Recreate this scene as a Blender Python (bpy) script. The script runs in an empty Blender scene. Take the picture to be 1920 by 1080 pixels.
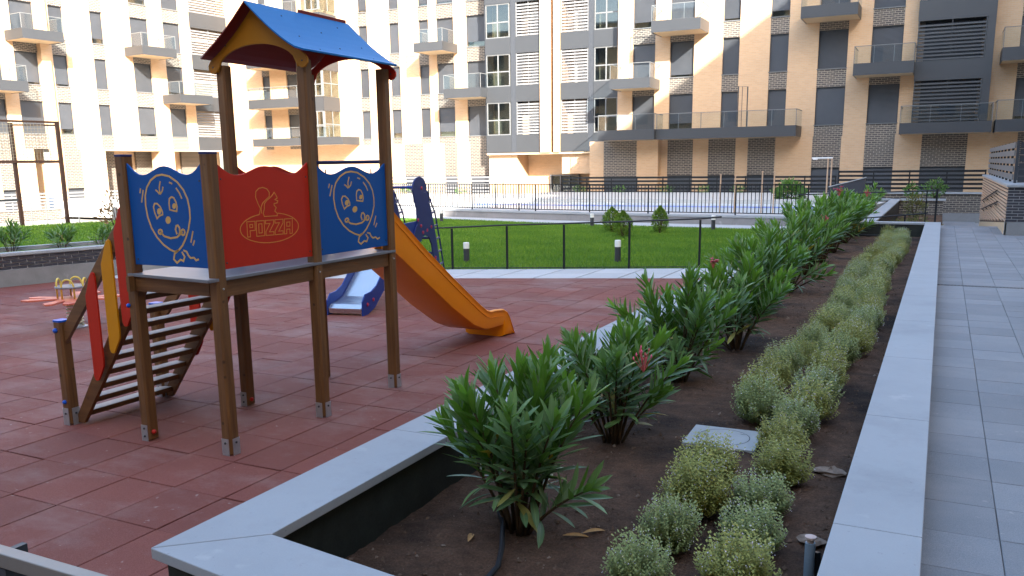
import bpy, bmesh, math, random
import numpy as np
from mathutils import Vector, Matrix
random.seed(7)
C = bpy.context.scene.collection
R = math.radians
PI = math.pi

# ------------------------------------------------------------------ camera, sky, sun, exposure
cam_d = bpy.data.cameras.new('camera')
cam = bpy.data.objects.new('camera', cam_d); C.objects.link(cam)
cam_d.sensor_width = 36.0; cam_d.lens = 30.02
cam_d.shift_y = 0.0471
cam_d.clip_start = 0.05; cam_d.clip_end = 2000
yaw, pit, roll = R(26.524), R(11.338), R(-0.701)
fw = Vector((-math.sin(yaw)*math.cos(pit), math.cos(yaw)*math.cos(pit), -math.sin(pit)))
up0 = Vector((-math.sin(yaw)*math.sin(pit), math.cos(yaw)*math.sin(pit), math.cos(pit)))
rt0 = Vector((math.cos(yaw), math.sin(yaw), 0))
rt = rt0*math.cos(roll)+up0*math.sin(roll)
up = -rt0*math.sin(roll)+up0*math.cos(roll)
cam.matrix_world = Matrix(((rt.x, up.x, -fw.x, 0), (rt.y, up.y, -fw.y, 0), (rt.z, up.z, -fw.z, 2.0), (0, 0, 0, 1)))
bpy.context.scene.camera = cam
SUN_EL = R(26.3)
sv = Vector((0.70*math.cos(SUN_EL), -0.714*math.cos(SUN_EL), math.sin(SUN_EL))).normalized()
W = bpy.data.worlds.new('World'); bpy.context.scene.world = W; W.use_nodes = True
wn = W.node_tree.nodes; wl = W.node_tree.links
sky = wn.new('ShaderNodeTexSky'); sky.sky_type = 'NISHITA'; sky.sun_disc = False
sky.sun_elevation = SUN_EL; sky.sun_rotation = math.atan2(sv.x, sv.y)
sky.air_density = 1.0; sky.dust_density = 2.2; sky.ozone_density = 0.6
bg = wn['Background']; bg.inputs['Strength'].default_value = 0.15
wl.new(sky.outputs[0], bg.inputs[0])
sd = bpy.data.lights.new('sun', 'SUN'); sd.energy = 3.7; sd.angle = R(0.55); sd.color = (1.0, 0.94, 0.86)
so = bpy.data.objects.new('sun', sd); C.objects.link(so)
so.rotation_euler = sv.to_track_quat('Z', 'Y').to_euler()
vs = bpy.context.scene.view_settings
vs.view_transform = 'Standard'; vs.look = 'None'; vs.gamma = 1.0; vs.use_curve_mapping = False
vs.exposure = 2.62
bpy.context.scene.cycles.max_bounces = 8

# ------------------------------------------------------------------ materials
MATS = {}
def newmat(name):
    m = bpy.data.materials.new(name); m.use_nodes = True
    m.node_tree.nodes.clear()
    N = m.node_tree.nodes; L = m.node_tree.links
    out = N.new('ShaderNodeOutputMaterial'); b = N.new('ShaderNodeBsdfPrincipled')
    L.new(b.outputs[0], out.inputs[0])
    MATS[name] = m
    return m, N, L, b, out
def coords(N, L, kind='pos', scale=(1, 1, 1)):
    if kind == 'pos':
        s = N.new('ShaderNodeNewGeometry').outputs['Position']
    else:
        s = N.new('ShaderNodeTexCoord').outputs['Object']
    mp = N.new('ShaderNodeMapping'); mp.inputs['Scale'].default_value = scale
    L.new(s, mp.inputs[0]); return mp.outputs[0]
def mixc(N, L, fac, a, b):
    x = N.new('ShaderNodeMix'); x.data_type = 'RGBA'
    if isinstance(fac, (int, float)): x.inputs[0].default_value = fac
    else: L.new(fac, x.inputs[0])
    for i, c in ((6, a), (7, b)):
        if isinstance(c, tuple): x.inputs[i].default_value = (*c, 1)
        else: L.new(c, x.inputs[i])
    return x.outputs[2]
def noise(N, L, co, scale, detail=4, rough=0.6):
    n = N.new('ShaderNodeTexNoise'); n.inputs['Scale'].default_value = scale
    n.inputs['Detail'].default_value = detail; n.inputs['Roughness'].default_value = rough
    L.new(co, n.inputs['Vector']); return n.outputs['Fac']
def ramp(N, L, fac, a, b):
    r = N.new('ShaderNodeMapRange'); r.inputs[1].default_value = a; r.inputs[2].default_value = b
    L.new(fac, r.inputs[0]); return r.outputs[0]
def bump(N, L, b, h, strength=0.3, dist=0.01):
    u = N.new('ShaderNodeBump'); u.inputs['Strength'].default_value = strength; u.inputs['Distance'].default_value = dist
    L.new(h, u.inputs['Height']); L.new(u.outputs[0], b.inputs['Normal'])
def objrand(N): return N.new('ShaderNodeObjectInfo').outputs['Random']

def m_plain(name, col, rough=0.6, metal=0.0, var=0.12, scale=6, fine=80, bmp=0.0, kind='pos', spec=0.25, coat=0):
    m, N, L, b, o = newmat(name)
    co = coords(N, L, kind)
    n1 = ramp(N, L, noise(N, L, co, scale, 5), 0.3, 0.7)
    n2 = ramp(N, L, noise(N, L, co, fine, 2), 0.3, 0.7)
    d = tuple(c*(1-var) for c in col); l = tuple(min(1, c*(1+var)) for c in col)
    c1 = mixc(N, L, n1, d, l)
    c2 = mixc(N, L, n2, tuple(c*(1-var*.6) for c in col), tuple(min(1, c*(1+var*.6)) for c in col))
    cc = mixc(N, L, 0.45, c1, c2)
    if name in ('coping', 'coping_side', 'plinth', 'wall_slab', 'cover_concrete'):
        s1 = ramp(N, L, noise(N, L, co, 1.1, 7, .72), .52, .70)
        cc = mixc(N, L, s1, cc, mixc(N, L, .28, cc, tuple(c_*.35 for c_ in col)))
        s2_ = ramp(N, L, noise(N, L, co, 23, 5, .7), .66, .72)
        cc = mixc(N, L, s2_, cc, mixc(N, L, .35, cc, (.10, .085, .07)))
        s3 = ramp(N, L, noise(N, L, co, 3.1, 4, .6), .64, .72)
        cc = mixc(N, L, s3, cc, mixc(N, L, .30, cc, (.55, .54, .52)))
    L.new(cc, b.inputs['Base Color'])
    b.inputs['Roughness'].default_value = rough; b.inputs['Metallic'].default_value = metal
    b.inputs['Specular IOR Level'].default_value = spec
    if coat: b.inputs['Coat Weight'].default_value = coat; b.inputs['Coat Roughness'].default_value = .25
    if bmp: bump(N, L, b, noise(N, L, co, fine, 4), bmp, 0.004)
    return m
def m_tile(name, a, bcol, speck, rough=.85, fine=230, objvar=.25, bmp=.5):
    m, N, L, b, o = newmat(name); co = coords(N, L)
    n1 = ramp(N, L, noise(N, L, co, 1.3, 5), .3, .7)
    n2 = ramp(N, L, noise(N, L, co, fine, 3, .8), .42, .62)
    c = mixc(N, L, n1, a, bcol)
    c = mixc(N, L, n2, c, speck)
    du = ramp(N, L, noise(N, L, coords(N, L, 'pos', (.7, 1.1, 1)), .9, 7, .7), .48, .72)
    c = mixc(N, L, du, c, mixc(N, L, .30, c, (.40, .36, .33)))
    sp = ramp(N, L, noise(N, L, co, 17, 3, .5), .70, .74)
    c = mixc(N, L, sp, c, mixc(N, L, .35, c, (.45, .42, .38)))
    r = N.new('ShaderNodeMapRange'); r.inputs[3].default_value = 1-objvar; r.inputs[4].default_value = 1+objvar
    L.new(objrand(N), r.inputs[0])
    mm = N.new('ShaderNodeVectorMath'); mm.operation = 'SCALE'; L.new(c, mm.inputs[0]); L.new(r.outputs[0], mm.inputs['Scale'])
    L.new(mm.outputs[0], b.inputs['Base Color']); b.inputs['Roughness'].default_value = rough
    b.inputs['Specular IOR Level'].default_value = .3
    bump(N, L, b, noise(N, L, co, fine*.7, 4, .8), bmp, .004)
    return m
def m_wood(name, dark, light, axis=2):
    m, N, L, b, o = newmat(name)
    sc = [16, 16, 16]; sc[axis] = 0.9
    co = coords(N, L, 'pos', tuple(sc))
    n1 = ramp(N, L, noise(N, L, co, 2.2, 6, .65), .3, .72)
    co2 = coords(N, L, 'pos', (5, 5, 5))
    k = N.new('ShaderNodeTexVoronoi'); k.inputs['Scale'].default_value = 1.3; L.new(co2, k.inputs['Vector'])
    kn = ramp(N, L, k.outputs['Distance'], .05, .11)
    c = mixc(N, L, n1, dark, light)
    c = mixc(N, L, kn, tuple(x*.35 for x in dark), c)
    n3 = ramp(N, L, noise(N, L, coords(N, L), 1.6, 3), .3, .7)
    c = mixc(N, L, n3, c, mixc(N, L, .45, c, dark))
    L.new(c, b.inputs['Base Color']); b.inputs['Roughness'].default_value = .55
    bump(N, L, b, noise(N, L, co, 5, 5), .25, .003)
    return m
def m_brick(name, a, bb, mortar, bw=.25, bh=.085, ms=.013, rough=.8):
    m, N, L, b, o = newmat(name)
    g = N.new('ShaderNodeNewGeometry'); s = N.new('ShaderNodeSeparateXYZ'); L.new(g.outputs['Position'], s.inputs[0])
    ad = N.new('ShaderNodeMath'); ad.operation = 'ADD'; L.new(s.outputs[0], ad.inputs[0]); L.new(s.outputs[1], ad.inputs[1])
    cb = N.new('ShaderNodeCombineXYZ'); L.new(ad.outputs[0], cb.inputs[0]); L.new(s.outputs[2], cb.inputs[1])
    t = N.new('ShaderNodeTexBrick'); L.new(cb.outputs[0], t.inputs['Vector'])
    t.inputs['Scale'].default_value = 1.0; t.inputs['Brick Width'].default_value = bw; t.inputs['Row Height'].default_value = bh
    t.inputs['Mortar Size'].default_value = ms; t.inputs['Mortar Smooth'].default_value = .1; t.inputs['Bias'].default_value = 0
    t.inputs['Color1'].default_value = (*a, 1); t.inputs['Color2'].default_value = (*bb, 1); t.inputs['Mortar'].default_value = (*mortar, 1)
    n = ramp(N, L, noise(N, L, g.outputs['Position'], .5, 4), .3, .7)
    c = mixc(N, L, n, t.outputs['Color'], mixc(N, L, .16, t.outputs['Color'], tuple(x*.55 for x in a)))
    L.new(c, b.inputs['Base Color']); b.inputs['Roughness'].default_value = rough
    inv = N.new('ShaderNodeMath'); inv.operation = 'SUBTRACT'; inv.inputs[0].default_value = 1; L.new(t.outputs['Fac'], inv.inputs[1])
    bump(N, L, b, inv.outputs[0], .5, .01)
    return m
def m_shutter(name, col, pitch=.055):
    m, N, L, b, o = newmat(name)
    g = N.new('ShaderNodeNewGeometry'); s = N.new('ShaderNodeSeparateXYZ'); L.new(g.outputs['Position'], s.inputs[0])
    mu = N.new('ShaderNodeMath'); mu.operation = 'MULTIPLY'; mu.inputs[1].default_value = 1/pitch; L.new(s.outputs[2], mu.inputs[0])
    fr = N.new('ShaderNodeMath'); fr.operation = 'FRACT'; L.new(mu.outputs[0], fr.inputs[0])
    pp = N.new('ShaderNodeMath'); pp.operation = 'PINGPONG'; pp.inputs[1].default_value = .5; L.new(fr.outputs[0], pp.inputs[0])
    r = N.new('ShaderNodeMapRange'); r.inputs[3].default_value = .85; r.inputs[4].default_value = 1.15; L.new(objrand(N), r.inputs[0])
    n = ramp(N, L, noise(N, L, g.outputs['Position'], 1.1, 3), .3, .7)
    c = mixc(N, L, n, col, tuple(x*1.2 for x in col))
    v = N.new('ShaderNodeVectorMath'); v.operation = 'SCALE'; L.new(c, v.inputs[0]); L.new(r.outputs[0], v.inputs['Scale'])
    L.new(v.outputs[0], b.inputs['Base Color']); b.inputs['Roughness'].default_value = .42
    bump(N, L, b, pp.outputs[0], .9, .02)
    return m
def m_glass(name, tint, graze, face):
    m, N, L, b, o = newmat(name); N.remove(b)
    tr = N.new('ShaderNodeBsdfTransparent'); tr.inputs[0].default_value = (*tint, 1)
    gl = N.new('ShaderNodeBsdfGlossy'); gl.inputs['Roughness'].default_value = .02
    lw = N.new('ShaderNodeLayerWeight'); lw.inputs[0].default_value = .5
    pw_ = N.new('ShaderNodeMath'); pw_.operation = 'POWER'; pw_.inputs[1].default_value = 3.5; L.new(lw.outputs['Facing'], pw_.inputs[0])
    mr = N.new('ShaderNodeMapRange'); mr.inputs[3].default_value = face; mr.inputs[4].default_value = graze; L.new(pw_.outputs[0], mr.inputs[0])
    mx = N.new('ShaderNodeMixShader'); L.new(mr.outputs[0], mx.inputs[0])
    L.new(tr.outputs[0], mx.inputs[1]); L.new(gl.outputs[0], mx.inputs[2]); L.new(mx.outputs[0], o.inputs[0])
    return m
def m_leaf(name, d, l, rib, under, yellow=None, trans=.25, rough=.38):
    m, N, L, b, o = newmat(name)
    au = N.new('ShaderNodeAttribute'); au.attribute_name = 'u'
    ar = N.new('ShaderNodeAttribute'); ar.attribute_name = 'rnd'
    fr = N.new('ShaderNodeMath'); fr.operation = 'ADD'; fr.inputs[1].default_value = 0; L.new(ar.outputs['Fac'], fr.inputs[0])
    c = mixc(N, L, fr.outputs[0], d, l)
    ab = N.new('ShaderNodeMath'); ab.operation = 'ABSOLUTE'; L.new(au.outputs['Fac'], ab.inputs[0])
    rb = ramp(N, L, ab.outputs[0], .05, .2)
    c = mixc(N, L, rb, rib, c)
    if yellow:
        y = N.new('ShaderNodeMath'); y.operation = 'GREATER_THAN'; y.inputs[1].default_value = .975; L.new(fr.outputs[0], y.inputs[0])
        c = mixc(N, L, y.outputs[0], c, yellow)
    g = N.new('ShaderNodeNewGeometry')
    c = mixc(N, L, g.outputs['Backfacing'], c, mixc(N, L, .5, c, under))
    L.new(c, b.inputs['Base Color']); b.inputs['Roughness'].default_value = rough
    t = N.new('ShaderNodeBsdfTranslucent'); L.new(c, t.inputs[0])
    mx = N.new('ShaderNodeMixShader'); mx.inputs[0].default_value = trans
    L.new(b.outputs[0], mx.inputs[1]); L.new(t.outputs[0], mx.inputs[2]); L.new(mx.outputs[0], o.inputs[0])
    return m

m_tile('rubber', (.135, .033, .024), (.18, .048, .034), (.245, .082, .060), .8, 260, .09, .6)
m_plain('rubber_gap', (.03, .012, .012), .9)
m_plain('coping', (.345, .36, .368), .75, var=.10, scale=2.2, fine=140, bmp=.12)
m_plain('coping_side', (.30, .30, .295), .8, var=.12, scale=3, fine=100, bmp=.15)
m_tile('paver', (.165, .172, .182), (.21, .218, .227), (.265, .267, .27), .8, 160, .10, .4)
m_plain('paver_gap', (.10, .10, .105), .9)
m_tile('pale_paver', (.36, .36, .35), (.43, .43, .42), (.48, .48, .47), .8, 120, .05, .2)
m_plain('membrane', (.022, .026, .022), .75, var=.4, scale=8, fine=60, bmp=.3)
m_plain('ground_concrete', (.30, .29, .27), .9, var=.15, scale=.6)
m_brick('cream_brick', (.53, .345, .195), (.585, .385, .225), (.53, .39, .26), ms=.012)
m_brick('dark_brick', (.060, .053, .052), (.105, .09, .08), (.34, .29, .22), bh=.095, bw=.27, ms=.013)
m_plain('brick_piece', (.050, .050, .060), .7, var=.35, scale=9, fine=90, bmp=.3)
m_plain('mortar', (.46, .46, .45), .9, var=.12, scale=20, bmp=.2)
m_plain('cream_course', (.50, .355, .245), .8, var=.12, scale=8)
m_plain('course_gap', (.07, .04, .03), .9)
m_plain('plinth', (.24, .24, .235), .8, var=.1, scale=5, bmp=.1)
m_shutter('shutter', (.038, .042, .048))
m_plain('panel_metal', (.036, .039, .043), .45, var=.08, scale=1.2, fine=12, spec=.5)
m_plain('dark_metal', (.045, .05, .058), .45, var=.1)
m_plain('black_metal', (.014, .016, .018), .4, var=.1)
m_plain('louvre_metal', (.17, .172, .175), .45, var=.06)
m_plain('frame_metal', (.15, .155, .155), .45, var=.05)
m_plain('soffit', (.52, .40, .26), .8, var=.05)
m_plain('interior', (.42, .34, .26), .8, var=.2, scale=.8)
m_glass('balcony_glass', (.91, .95, .97), .35, .03)
m_glass('window_glass', (.6, .66, .66), .75, .10)
m_wood('wood', (.095, .038, .010), (.235, .108, .030), 2)
m_wood('wood_x', (.095, .038, .010), (.22, .10, .03), 0)
m_wood('wood_y', (.095, .038, .010), (.22, .10, .03), 1)
m_plain('tread_top', (.40, .32, .265), .6, var=.06)
m_plain('board_blue', (.0005, .075, .30), .5, var=.05, fine=200, bmp=.08)
m_plain('roof_blue', (.0, .125, .36), .5, var=.05, fine=160, bmp=.1)
m_plain('board_red', (.46, .020, .006), .5, var=.05, fine=200, bmp=.08)
m_plain('roof_red', (.17, .010, .007), .5, var=.05)
m_plain('board_yellow', (.58, .24, .002), .5, var=.05, fine=200, bmp=.08)
m_plain('gable_yellow', (.34, .135, .004), .5, var=.05)
m_plain('groove_orange', (.62, .38, .12), .6, var=.05)
m_plain('groove_logo', (.62, .22, .04), .6, var=.05)
m_plain('cap_blue', (.01, .10, .52), .35)
m_plain('cap_red', (.5, .03, .02), .35)
m_plain('cap_dark', (.025, .035, .13), .4)
m_plain('slide_orange', (.90, .27, .0), .36, var=.05, scale=2, fine=20, spec=.35, coat=.12)
m_plain('deck_grey', (.17, .175, .19), .38, var=.12, scale=6, fine=120)
m_plain('galvanised', (.42, .44, .46), .38, metal=.6, var=.12, scale=25)
m_plain('steel', (.60, .62, .64), .25, metal=.9, var=.05)
m_plain('navy', (.016, .026, .13), .4, var=.06)
m_plain('navy_blue', (.012, .04, .22), .4, var=.06)
m_plain('magenta_cap', (.36, .03, .07), .35)
m_plain('rocker_red', (.62, .16, .10), .45)
m_plain('rocker_yellow', (.72, .52, .10), .35)
m_plain('rocker_grey', (.18, .18, .19), .45)
m_plain('spring', (.62, .56, .36), .4)
m_plain('bollard_white', (.80, .79, .76), .4)
m_plain('bollard_dark', (.05, .052, .06), .45)
m_plain('pipe_grey', (.22, .29, .34), .5)
m_plain('pipe_end', (.55, .42, .36), .6)
m_plain('hose_black', (.02, .022, .026), .45)
m_plain('cover_concrete', (.34, .36, .36), .6, var=.12, scale=5)
m_plain('rail_steel', (.23, .20, .17), .38, metal=.2, var=.08, scale=7)
m_plain('brown_steel', (.018, .009, .006), .5, var=.15)
m_plain('net_wire', (.10, .09, .07), .6)
m_plain('copper_pole', (.50, .34, .22), .45)
m_plain('pool_deck', (.50, .49, .46), .7, var=.06, scale=.5)
m_plain('pool_tile_blue', (.01, .09, .45), .4)
m_plain('pool_white', (.60, .66, .68), .25, var=.04)
m_plain('wall_slab', (.25, .24, .235), .75, var=.10, scale=3)
m_plain('stem', (.085, .055, .03), .8, var=.2, scale=30)
m_plain('leaf_dry', (.42, .24, .09), .7, var=.2, scale=40)
m_plain('flower_pink', (.85, .14, .27), .5, var=.25, scale=60)
m_plain('flower_bud', (.55, .13, .13), .6, var=.3, scale=60)
m_plain('flower_white', (.75, .72, .78), .6)
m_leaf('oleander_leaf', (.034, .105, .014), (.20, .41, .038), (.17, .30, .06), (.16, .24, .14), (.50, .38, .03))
m_leaf('thyme_leaf_yellow', (.20, .225, .035), (.42, .42, .10), (.2, .2, .05), (.18, .2, .07), None, .2, .6)
m_leaf('thyme_leaf_green', (.165, .22, .055), (.37, .42, .145), (.15, .2, .1), (.18, .23, .13), None, .2, .6)
m_leaf('conifer_leaf', (.10, .19, .012), (.22, .36, .03), (.1, .2, .02), (.1, .18, .03), None, .25, .6)
m_leaf('shrub_leaf', (.05, .14, .018), (.14, .27, .03), (.1, .2, .05), (.1, .18, .06), None, .25, .5)
m_leaf('olive_leaf', (.10, .12, .025), (.22, .20, .05), (.15, .15, .05), (.15, .16, .06), None, .25, .5)
m_leaf('russet_leaf', (.20, .09, .04), (.30, .18, .07), (.3, .2, .1), (.3, .22, .1), None, .25, .5)
m_leaf('grass_blade', (.085, .215, .008), (.23, .38, .022), (.06, .16, .02), (.07, .17, .02), None, .3, .6)
m_plain('turf', (.05, .12, .01), .9, var=.35, scale=1.2, fine=30)
def m_soil():
    m, N, L, b, o = newmat('soil_earth'); co = coords(N, L)
    big = ramp(N, L, noise(N, L, co, .75, 5, .65), .37, .53)
    mid = ramp(N, L, noise(N, L, co, 9, 6, .7), .35, .65)
    fin = ramp(N, L, noise(N, L, co, 70, 4, .8), .35, .65)
    c = mixc(N, L, big, (.034, .027, .024), (.215, .122, .076))
    c = mixc(N, L, mid, mixc(N, L, .5, c, (.02, .013, .010)), c)
    c = mixc(N, L, fin, mixc(N, L, .5, c, (.018, .011, .008)), mixc(N, L, .18, c, (.20, .14, .10)))
    L.new(c, b.inputs['Base Color']); b.inputs['Roughness'].default_value = .95; b.inputs['Specular IOR Level'].default_value = .15
    bump(N, L, b, noise(N, L, co, 45, 8, .75), 1.0, .03)
m_soil()
m_plain('crumb', (.13, .085, .058), .95, var=.4, scale=30)
m_plain('crumb_pale', (.24, .18, .135), .95, var=.3, scale=30)

# ------------------------------------------------------------------ mesh helpers
class MB:
    def __init__(s): s.v = []; s.f = []; s.m = []; s.a = []; s.r = []
    def add(s, vs, fs, mi=0, us=None, rnd=0.0):
        o = len(s.v); s.v += [tuple(v) for v in vs]; s.f += [tuple(i+o for i in f) for f in fs]; s.m += [mi]*len(fs)
        s.a += list(us) if us is not None else [1.0]*len(vs)
        s.r += [rnd]*len(vs); return s
    def box(s, x0, x1, y0, y1, z0, z1, mi=0):
        return s.add([(x0, y0, z0), (x1, y0, z0), (x1, y1, z0), (x0, y1, z0), (x0, y0, z1), (x1, y0, z1), (x1, y1, z1), (x0, y1, z1)],
                     [(0, 3, 2, 1), (4, 5, 6, 7), (0, 1, 5, 4), (1, 2, 6, 5), (2, 3, 7, 6), (3, 0, 4, 7)], mi)
    def prism(s, pts, ext, mi=0):
        """pts: planar loop of 3d points; ext: extrusion vector"""
        n = len(pts); e = Vector(ext)
        nn = Vector((0, 0, 0))
        for i in range(n):
            a = Vector(pts[i]); b = Vector(pts[(i+1) % n]); nn += a.cross(b)
        if nn.dot(e) > 0: pts = list(reversed(pts))
        vs = [Vector(p) for p in pts]+[Vector(p)+e for p in pts]
        fs = [tuple(range(n)), tuple(range(2*n-1, n-1, -1))]
        fs += [(i, i+n, (i+1) % n+n, (i+1) % n) for i in range(n)]
        return s.add(vs, fs, mi)
    def tube(s, pts, r, n=8, mi=0, cap=True):
        pts = [Vector(p) for p in pts]; rs = r if isinstance(r, (list, tuple)) else [r]*len(pts)
        vs = []; fs = []
        t0 = (pts[1]-pts[0]).normalized()
        ref = Vector((0, 0, 1)) if abs(t0.z) < .9 else Vector((1, 0, 0))
        a = t0.cross(ref).normalized()
        for i, p in enumerate(pts):
            t = (pts[min(i+1, len(pts)-1)]-pts[max(i-1, 0)]).normalized()
            a = (a-t*a.dot(t)).normalized(); b = t.cross(a)
            for k in range(n):
                an = 2*PI*k/n; vs.append(p+(a*math.cos(an)+b*math.sin(an))*rs[i])
        for i in range(len(pts)-1):
            for k in range(n): fs.append((i*n+k, i*n+(k+1) % n, (i+1)*n+(k+1) % n, (i+1)*n+k))
        if cap: fs.append(tuple(reversed(range(n)))); fs.append(tuple((len(pts)-1)*n+k for k in range(n)))
        return s.add(vs, fs, mi)
    def bar(s, p0, p1, w, h, mi=0, upv=(0, 0, 1)):
        p0 = Vector(p0); p1 = Vector(p1); t = (p1-p0).normalized(); u = Vector(upv)
        a = t.cross(u)
        if a.length < 1e-4: a = t.cross(Vector((1, 0, 0)))
        a.normalize(); b = a.cross(t)
        q = [p0+a*(sx*w/2)+b*(sz*h/2) for sx, sz in ((-1, -1), (1, -1), (1, 1), (-1, 1))]
        return s.prism(q, p1-p0, mi)
    def lathe(s, c, prof, n=12, mi=0, ax=(0, 0, 1)):
        ax = Vector(ax).normalized(); rf = Vector((1, 0, 0)) if abs(ax.x) < .9 else Vector((0, 1, 0))
        a = ax.cross(rf).normalized(); b = ax.cross(a); c = Vector(c)
        vs = []; fs = []
        for r, h in prof:
            for k in range(n):
                an = 2*PI*k/n; vs.append(c+ax*h+(a*math.cos(an)+b*math.sin(an))*r)
        for i in range(len(prof)-1):
            for k in range(n): fs.append((i*n+k, i*n+(k+1) % n, (i+1)*n+(k+1) % n, (i+1)*n+k))
        fs.append(tuple(reversed(range(n)))); fs.append(tuple((len(prof)-1)*n+k for k in range(n)))
        return s.add(vs, fs, mi)
    def ball(s, c, r, mi=0, n=8):
        pr = [(max(1e-3, r*math.sin(PI*i/6)), -r*math.cos(PI*i/6)) for i in range(7)]
        return s.lathe(c, pr, n, mi)
    def mesh(s, name, mats, smooth=False):
        me = bpy.data.meshes.new(name); me.from_pydata(s.v, [], s.f)
        for m in (mats if isinstance(mats, (list, tuple)) else [mats]): me.materials.append(MATS[m])
        me.polygons.foreach_set('material_index', s.m)
        if smooth: me.polygons.foreach_set('use_smooth', [True]*len(s.f))
        return me
    def attrs(s, me):
        a = me.attributes.new('u', 'FLOAT', 'POINT'); a.data.foreach_set('value', s.a)
        a = me.attributes.new('rnd', 'FLOAT', 'POINT'); a.data.foreach_set('value', s.r)
    def build(s, name, mats, parent=None, bevel=0, smooth=False, kind=None, attr=False):
        me = s.mesh(name, mats, smooth)
        if attr: s.attrs(me)
        me.update()
        o = link(name, me, parent)
        if kind: o['kind'] = kind
        if bevel:
            b = o.modifiers.new('bevel', 'BEVEL'); b.width = bevel; b.segments = 2; b.limit_method = 'ANGLE'; b.angle_limit = R(50)
        return o
def link(name, data, parent=None):
    o = bpy.data.objects.new(name, data); C.objects.link(o)
    if parent is not None: o.parent = parent
    return o
def tag(o, label, cat, group=None, kind=None):
    o['label'] = label; o['category'] = cat
    if group: o['group'] = group
    if kind: o['kind'] = kind
    return o
def thing(name, label, cat, loc=(0, 0, 0), rz=0, group=None):
    o = bpy.data.objects.new(name, None); C.objects.link(o); o.location = loc; o.rotation_euler = (0, 0, rz)
    o.empty_display_size = .2
    return tag(o, label, cat, group)
def structure(o): o['kind'] = 'structure'; return o
def rbox(x0, x1, y0, y1, z0, z1): return MB().box(x0, x1, y0, y1, z0, z1)

# ------------------------------------------------------------------ ground
structure(rbox(-300, 300, -300, 300, -1.0, -.75).build('ground', 'ground_concrete'))

# ---- rubber playground floor: single tiles
def inpoly(x, y, P):
    c = False
    for i in range(len(P)):
        x1, y1 = P[i]; x2, y2 = P[i-1]
        if (y1 > y) != (y2 > y) and x < (x2-x1)*(y-y1)/(y2-y1)+x1: c = not c
    return c
def clip(poly, P):
    """clip polygon by convex ccw P"""
    out = poly
    for i in range(len(P)):
        a = P[i]; b = P[(i+1) % len(P)]; inp = out; out = []
        def side(p): return (b[0]-a[0])*(p[1]-a[1])-(b[1]-a[1])*(p[0]-a[0])
        for j in range(len(inp)):
            p = inp[j]; q = inp[(j+1) % len(inp)]; sp = side(p); sq = side(q)
            if sp >= 0: out.append(p)
            if (sp >= 0) != (sq >= 0):
                t = sp/(sp-sq); out.append((p[0]+(q[0]-p[0])*t, p[1]+(q[1]-p[1])*t))
        if not out: return []
    return out
RUB = [(-2.93, .3), (-2.93, 15.16), (-14.25, 10.79), (-16.9, .3)]
floor = structure(MB().prism([(x, y, -.5) for x, y in RUB], (0, 0, .488)).build('rubber_floor', 'rubber_gap'))
ta, tb, g = .4251, .519, .0035
ox, oy = -5.537, 3.667     # a joint crossing
tiles = []
for i in range(-30, 10):
    for j in range(-7, 26):
        st = 0.0 if j < 5 else (.5*tb if (i % 2) else 0)
        dy = random.uniform(-.006, .006)+st
        x0 = ox+i*ta; y0 = oy+j*tb+dy
        q = [(x0+g, y0+g), (x0+ta-g, y0+g), (x0+ta-g, y0+tb-g), (x0+g, y0+tb-g)]
        if st and j == 5: q[0] = (q[0][0], oy+j*tb+g); q[1] = (q[1][0], oy+j*tb+g)
        q = clip(q, RUB)
        if len(q) < 3: continue
        cx = sum(p[0] for p in q)/len(q); cy = sum(p[1] for p in q)/len(q)
        d = math.hypot(cx, cy)
        az = math.degrees(math.atan2(-cx, cy))-26.5
        tiles.append((d if abs(az) < 33 else d+100, q))
tiles.sort(key=lambda t: t[0])
rest = MB(); share = {}
for k, (d, q) in enumerate(tiles):
    z = random.uniform(-.0022, .0012)
    tl = [random.uniform(-.0012, .0012) for _ in q]
    if k < 298:
        cx, cy = q[0]
        b = MB(); n = len(q)
        top = [(x-cx, y-cy, z+tl[i]) for i, (x, y) in enumerate(q)]; e = .004
        mx = sum(p[0] for p in top)/n; my = sum(p[1] for p in top)/n
        inn = [(p[0]+(e if p[0] < mx else -e), p[1]+(e if p[1] < my else -e), p[2]+.0025) for p in top]
        bot = [(p[0], p[1], -.03) for p in top]
        b.add(bot+top+inn, [tuple(range(2*n, 3*n))]+[(i, (i+1) % n, (i+1) % n+n, i+n) for i in range(n)]+[(i+n, (i+1) % n+n, (i+1) % n+2*n, i+2*n) for i in range(n)])
        o = b.build('rubber_tile', 'rubber', floor); o.location = (cx, cy, 0)
    else:
        rest.prism([(x, y, -.03) for x, y in q], (0, 0, .032+z))
o = rest.build('rubber_tile_field', 'rubber', floor); o['kind'] = 'stuff'

# ---- planter
def slab_run(parent, pts_in, pts_out, z0, z1, joints, name='coping_slab', gap=.0025):
    pass
plant = thing('planter', 'long raised planting bed with pale coping between red playground and grey path', 'planter', (-1.4, 13, 0))
plant.location = (0, 0, 0)
ZC = .40
wl_ = MB(); wl_.box(-2.90, -2.60, 2.62, 25.05, -.7, ZC-.05); wl_.build('side_wall', ['membrane'], plant)
MB().box(-.335, .0, 2.3, 25.05, -.7, ZC-.05).build('side_wall', 'membrane', plant)
MB().prism([(-2.90, 2.42, -.7), (-2.60, 2.662, -.7), (.0, 2.36, -.7), (.0, 2.02, -.7)], (0, 0, 1.05)).build('end_wall', 'membrane', plant)
MB().box(-2.6, -.335, 24.72, 25.02, -.7, ZC-.05).build('end_wall', 'membrane', plant)
def coping(q, name='coping_slab'):
    b = MB().prism([(x, y, ZC-.05) for x, y in q], (0, 0, .05)); return b.build(name, 'coping', plant, bevel=.004)
h = .0022
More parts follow.
